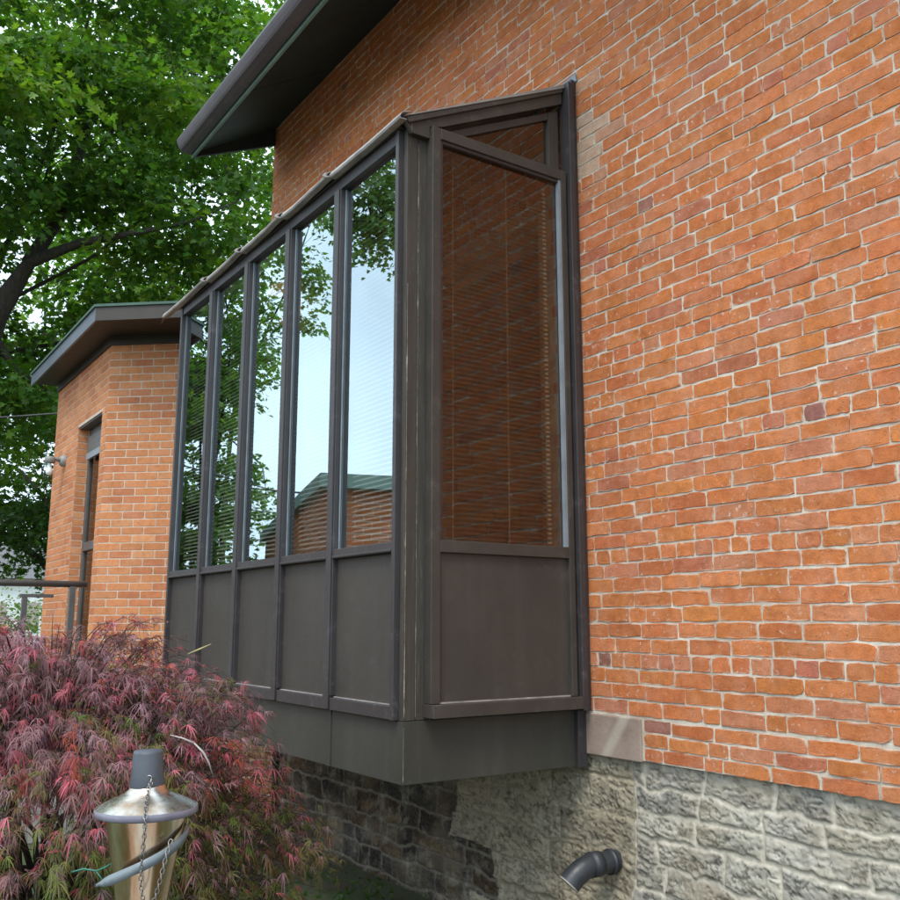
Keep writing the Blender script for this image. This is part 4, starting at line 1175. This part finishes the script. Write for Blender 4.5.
def lace_leaf(base, d, nrm, size, col, lobes=7):
    lobes = int(rr.integers(5, 9)); curl = rr.uniform(0.3, 0.95); skew = rr.normal(0, 0.25)
    """one deeply cut leaf: narrow drooping lobes fanned from the stalk"""
    global nv
    s = np.cross(nrm, d); s /= np.linalg.norm(s) + 1e-9
    for k in range(lobes):
        f = (k - (lobes - 1) / 2) / ((lobes - 1) / 2)
        an = f * rr.uniform(1.0, 1.35) + rr.normal(0, 0.14) + skew
        ln = size * (1 - 0.42 * abs(f)) * rr.uniform(0.6, 1.2)
        dd = d * math.cos(an) + s * math.sin(an); ww = -d * math.sin(an) + s * math.cos(an)
        wd = ln * 0.038
        P = []
        prof = (0.35, 1.0, 0.75, 0.10)
        for j, (t_, w_) in enumerate(zip((0.0, 0.35, 0.7, 1.0), prof)):
            c = base + dd * ln * t_ + np.array([0, 0, -1]) * ln * curl * t_ * t_ + s * ln * 0.10 * f * t_ * t_ + nrm * ln * 0.05 * math.sin(t_ * 3)
            P += [c - ww * wd * w_, c + ww * wd * w_]
        LV.extend(P)
        for j in range(3):
            LF.append((nv + 2 * j, nv + 2 * j + 1, nv + 2 * j + 3, nv + 2 * j + 2))
        cc = col * rr.uniform(0.85, 1.15)
        LC.extend([cc] * 8)
        nv += 8
        if rr.random() < 0.55:       # side tooth
            c = base + dd * ln * 0.45 - np.array([0, 0, 1]) * ln * 0.085
            sg = rr.choice([-1, 1])
            t2 = c + (dd * 0.6 + ww * sg * 0.55) * ln * 0.30 - np.array([0, 0, 1]) * ln * 0.06
            LV.extend([c - dd * wd * .8, c + dd * wd * .8, t2 + dd * wd * .15, t2 - dd * wd * .15])
            LF.append((nv, nv + 1, nv + 2, nv + 3)); LC.extend([cc] * 4); nv += 4
MAUVE = [(0.29, 0.155, 0.175), (0.24, 0.128, 0.138), (0.32, 0.185, 0.215), (0.22, 0.120, 0.112)]
PINK = [(0.46, 0.100, 0.140), (0.50, 0.135, 0.175), (0.40, 0.075, 0.095)]
OLIVE = [(0.12, 0.135, 0.030), (0.155, 0.135, 0.042), (0.10, 0.150, 0.026), (0.17, 0.105, 0.050)]
RUST = [(0.38, 0.085, 0.050), (0.32, 0.070, 0.055)]
for (a, el, s) in sprays:
    p = bpt(a, el, s)
    if p[2] < 0.12: continue
    if math.sin(el) < 0.35 and rr.random() < 0.15: continue
    outv = p - bc; outv /= np.linalg.norm(outv)
    outh = outv.copy(); outh[2] *= 0.3; outh /= np.linalg.norm(outh) + 1e-9
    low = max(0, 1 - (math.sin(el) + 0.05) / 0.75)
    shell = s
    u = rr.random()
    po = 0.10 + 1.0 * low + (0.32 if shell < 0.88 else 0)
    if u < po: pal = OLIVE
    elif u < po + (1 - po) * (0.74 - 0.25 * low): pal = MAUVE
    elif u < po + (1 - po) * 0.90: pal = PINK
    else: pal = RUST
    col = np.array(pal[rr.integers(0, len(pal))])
    if pal is PINK and rr.random() < 0.5: col = col * 0.7 + np.array(MAUVE[0]) * 0.3
    # arching stem
    L0 = rr.uniform(0.12, 0.22)
    stp = [p - outh * L0 * 0.9 - UZ * 0.02, p - outh * L0 * 0.4 + UZ * 0.025, p + UZ * 0.005, p + outh * L0 * 0.35 - UZ * 0.05]
    bm_st.tube(stp, [0.0022, 0.0018, 0.0013, 0.0008], 4, caps=False)
    nl = rr.integers(8, 13)
    for j in range(nl):
        f = rr.random(); seg = f * 3; i0 = min(int(seg), 2); q = stp[i0] + (stp[i0 + 1] - stp[i0]) * (seg - i0)
        d = outh * rr.uniform(0.3, 1.0) + rr.normal(0, 0.55, 3); d[2] -= 0.35; d /= np.linalg.norm(d)
        nr = UZ * 1.0 + outh * 0.5 + rr.normal(0, 0.3, 3); nr -= d * nr.dot(d); nr /= np.linalg.norm(nr)
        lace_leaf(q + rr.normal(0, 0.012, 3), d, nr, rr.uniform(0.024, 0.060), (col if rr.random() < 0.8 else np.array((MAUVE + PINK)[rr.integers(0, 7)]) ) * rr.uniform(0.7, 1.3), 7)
V_ = np.array(LV); F_ = np.array(LF)
link_mesh('laceleaf_foliage', fast_mesh('laceleaf_foliage', V_, [F_], np.array(LC)), M['lace'], bush)
# woody frame
tr0 = np.array([bc[0], bc[1], 0.0])
for k in range(46):
    a = rr.uniform(-math.pi, math.pi); el = math.asin(rr.uniform(0.0, 0.98)); e = bpt(a, el, rr.uniform(0.80, 0.93))
    s0 = tr0 + np.array([rr.normal(0, .04), rr.normal(0, .04), rr.uniform(0.2, 0.55)])
    m1 = s0 + (e - s0) * 0.45 + UZ * rr.uniform(0.15, 0.32) + rr.normal(0, 0.05, 3)
    m2 = s0 + (e - s0) * 0.8 + UZ * rr.uniform(0.08, 0.15) + rr.normal(0, 0.03, 3)
    bm_st.tube([s0, (s0 + m1) / 2 + rr.normal(0, .03, 3), m1, m2, e], [0.016, 0.012, 0.009, 0.006, 0.003], 6)
bm_st.tube([tr0 - UZ * 0.1, tr0 + UZ * 0.3, tr0 + UZ * 0.6 + np.array([.03, .02, 0])], [0.07, 0.055, 0.04], 10)
bm_st.build('stem', M['bark'], bush)
# dry bent twig and grass blades caught in it
tw = MB(); pts = [at(194, 743, 2.38), at(203, 752, 2.37), at(209, 763, 2.37), at(213, 776, 2.38)]
tw.tube(pts, [0.0022, 0.0026, 0.0022, 0.0008], 6); tw.tube([at(170, 735, 2.4), at(182, 738, 2.38), at(194, 743, 2.38)], [0.001, 0.002, 0.003], 5)
two = tw.build('dry_twig', M['drip'], None); tag(two, 'pale bent dry twig caught in the laceleaf maple beside the torch cap', 'twig')
gb_ = MB(); gb_.tube([at(188, 654, 2.7), at(200, 649, 2.68), at(211, 644, 2.67)], [0.002, 0.003, 0.0008], 5)
gbo = gb_.build('dry_grass_blade', painted('dry grass', (0.45, 0.38, 0.18), (0.35, 0.30, 0.14), 0.8, 9, 0.2), None); tag(gbo, 'single straw coloured grass blade sticking out in front of the bay panels', 'grass blade')
gt = MB(); gt.tube([at(72, 872, 2.05), at(84, 869, 2.05), at(96, 871, 2.05), at(104, 868, 2.06), at(114, 862, 2.08)], 0.0022, 6); gt.tube([at(96, 871, 2.05), at(101, 878, 2.05), at(104, 884, 2.05)], 0.0016, 6)
gto = gt.build('garden_tie', M['tie'], None); tag(gto, 'thin green garden tie tied to the shrub left of the torch', 'garden tie')

# low ground cover by the foundation
gcl = [((rng.uniform(0.3, 3.2), rng.uniform(2.0, 7.5), rng.uniform(0.03, 0.12)), rng.uniform(0.10, 0.22)) for _ in range(260)]
gcl = [c for c in gcl if not (c[0][0] > 3.1)]
gc = link_mesh('ground_cover', crown_mesh('ground_cover', gcl, 0.035, 700, [(0.05, 0.10, 0.025), (0.07, 0.12, 0.03)], flat=0.5), M['leaf'], None)
tag(gc, 'low leafy ground cover in the bed along the foundation', 'ground cover', kind='stuff')

# ================================================================== GARDEN TORCH
tc_ = at(147, 806, 1.36)
torch = thing('garden_torch', (tc_[0], tc_[1], 0), 'metal garden torch with grey snuffer cap, chain and flared tarnished reservoir with painted reflection streaks', 'torch')
q = MB(); q.lathe(tc_, [(0.024, 0.030), (0.0265, 0.024), (0.033, 0.018), (0.045, 0.0125), (0.058, 0.007), (0.0668, 0.002), (0.0712, 0.000)], 64)
lid = q.build('lid', M['lid'], torch)
q = MB(); q.lathe(tc_, [(0.0712, 0.0), (0.0724, -0.003), (0.0721, -0.0085), (0.0692, -0.0105), (0.056, -0.009)], 64); q.build('lid_rim', M['rim'], lid)
q = MB(); q.lathe(tc_ + np.array([-0.001, 0, 0]), [(0.0245, 0.028), (0.0250, 0.031), (0.0225, 0.044), (0.0210, 0.074), (0.0198, 0.0775), (0.001, 0.0785)], 48, (-0.02, 0, 1)); cap = q.build('snuffer_cap', M['capgrey'], torch)
q = MB(); q.lathe(tc_, [(0.0565, -0.009), (0.0540, -0.025), (0.0480, -0.055), (0.0415, -0.090), (0.0360, -0.125), (0.0325, -0.165), (0.030, -0.21), (0.024, -0.225), (0.016, -0.23)], 64)
q.build('reservoir', M['steel'], torch)
q = MB(); q.tube([(tc_[0], tc_[1], -0.1), (tc_[0], tc_[1], tc_[2] - 0.228)], 0.0125, 14); q.build('pole', M['pipe'], torch)
# curved strap round the front
rows = []
cen_ = tc_
for k in range(21):
    f = k / 20
    ang = -0.18 + f * (math.pi - 0.55)        # around the axis seen from the camera: right -> front -> left
    rad = 0.0595 if f < 0.75 else 0.0595 + (f - 0.75) * 0.03
    rx = rad * math.cos(ang); ry_ = -rad * math.sin(ang)
    zc = -0.030 - 0.066 * f
    wd = 0.0072 * (1 if 0.1 < f < 0.9 else (0.75 if f <= 0.1 else max(0.25, (1 - f) * 8)))
    p = cen_ + RT * rx + FH * ry_ + UZ * zc
    rows.append([p + UZ * wd, p - UZ * wd])
q = MB(); q.sheet(rows, 0.0018); q.build('strap', M['strap'], torch)
# eyelet and chain
ey = tc_ + RT * 0.0075 - FH * 0.0215 + UZ * 0.041
q = MB(); q.torus(ey, 0.0042, 0.0012, UZ, RT, 1.0, 16, 8); q.torus(ey + RT * 0.005 - FH * 0.003 - UZ * 0.004, 0.0045, 0.0011, UZ, FH, 1.2, 16, 8); q.build('eyelet', M['chain'], cap)
def chain_pts(pts, step):
    P = [np.array(p) for p in pts]; out = [P[0]]; acc = 0
    for i in range(len(P) - 1):
        n = 40
        for k in range(1, n + 1):
            a_ = P[i] + (P[i + 1] - P[i]) * k / n; b0_ = P[i] + (P[i + 1] - P[i]) * (k - 1) / n
            acc += np.linalg.norm(a_ - b0_)
            if acc >= step: out.append(a_); acc = 0
    return out
def loc(r_, f_, u_): return tc_ + RT * r_ - FH * f_ + UZ * u_
cpth = [loc(0.010, 0.0265, 0.036), loc(0.012, 0.040, 0.020), loc(0.017, 0.060, 0.011), loc(0.021, 0.0742, 0.000), loc(0.022, 0.0755, -0.02), loc(0.020, 0.074, -0.05), loc(0.018, 0.069, -0.085), loc(0.022, 0.066, -0.110), loc(0.029, 0.064, -0.119), loc(0.036, 0.062, -0.112), loc(0.042, 0.060, -0.085), loc(0.047, 0.050, -0.05), loc(0.050, 0.040, -0.032)]
cps = chain_pts(cpth, 0.0062)
q = MB()
for i in range(len(cps) - 1):
    d = Vector(cps[i + 1] - cps[i]); o_ = Vector(RT) if i % 2 else Vector(FH)
    if abs(d.normalized().dot(o_)) > 0.9: o_ = Vector(UZ)
    q.torus(Vector((cps[i] + cps[i + 1]) / 2), 0.0026, 0.0007, d, o_, 1.6, 12, 6)
q.build('chain', M['chain'], torch)
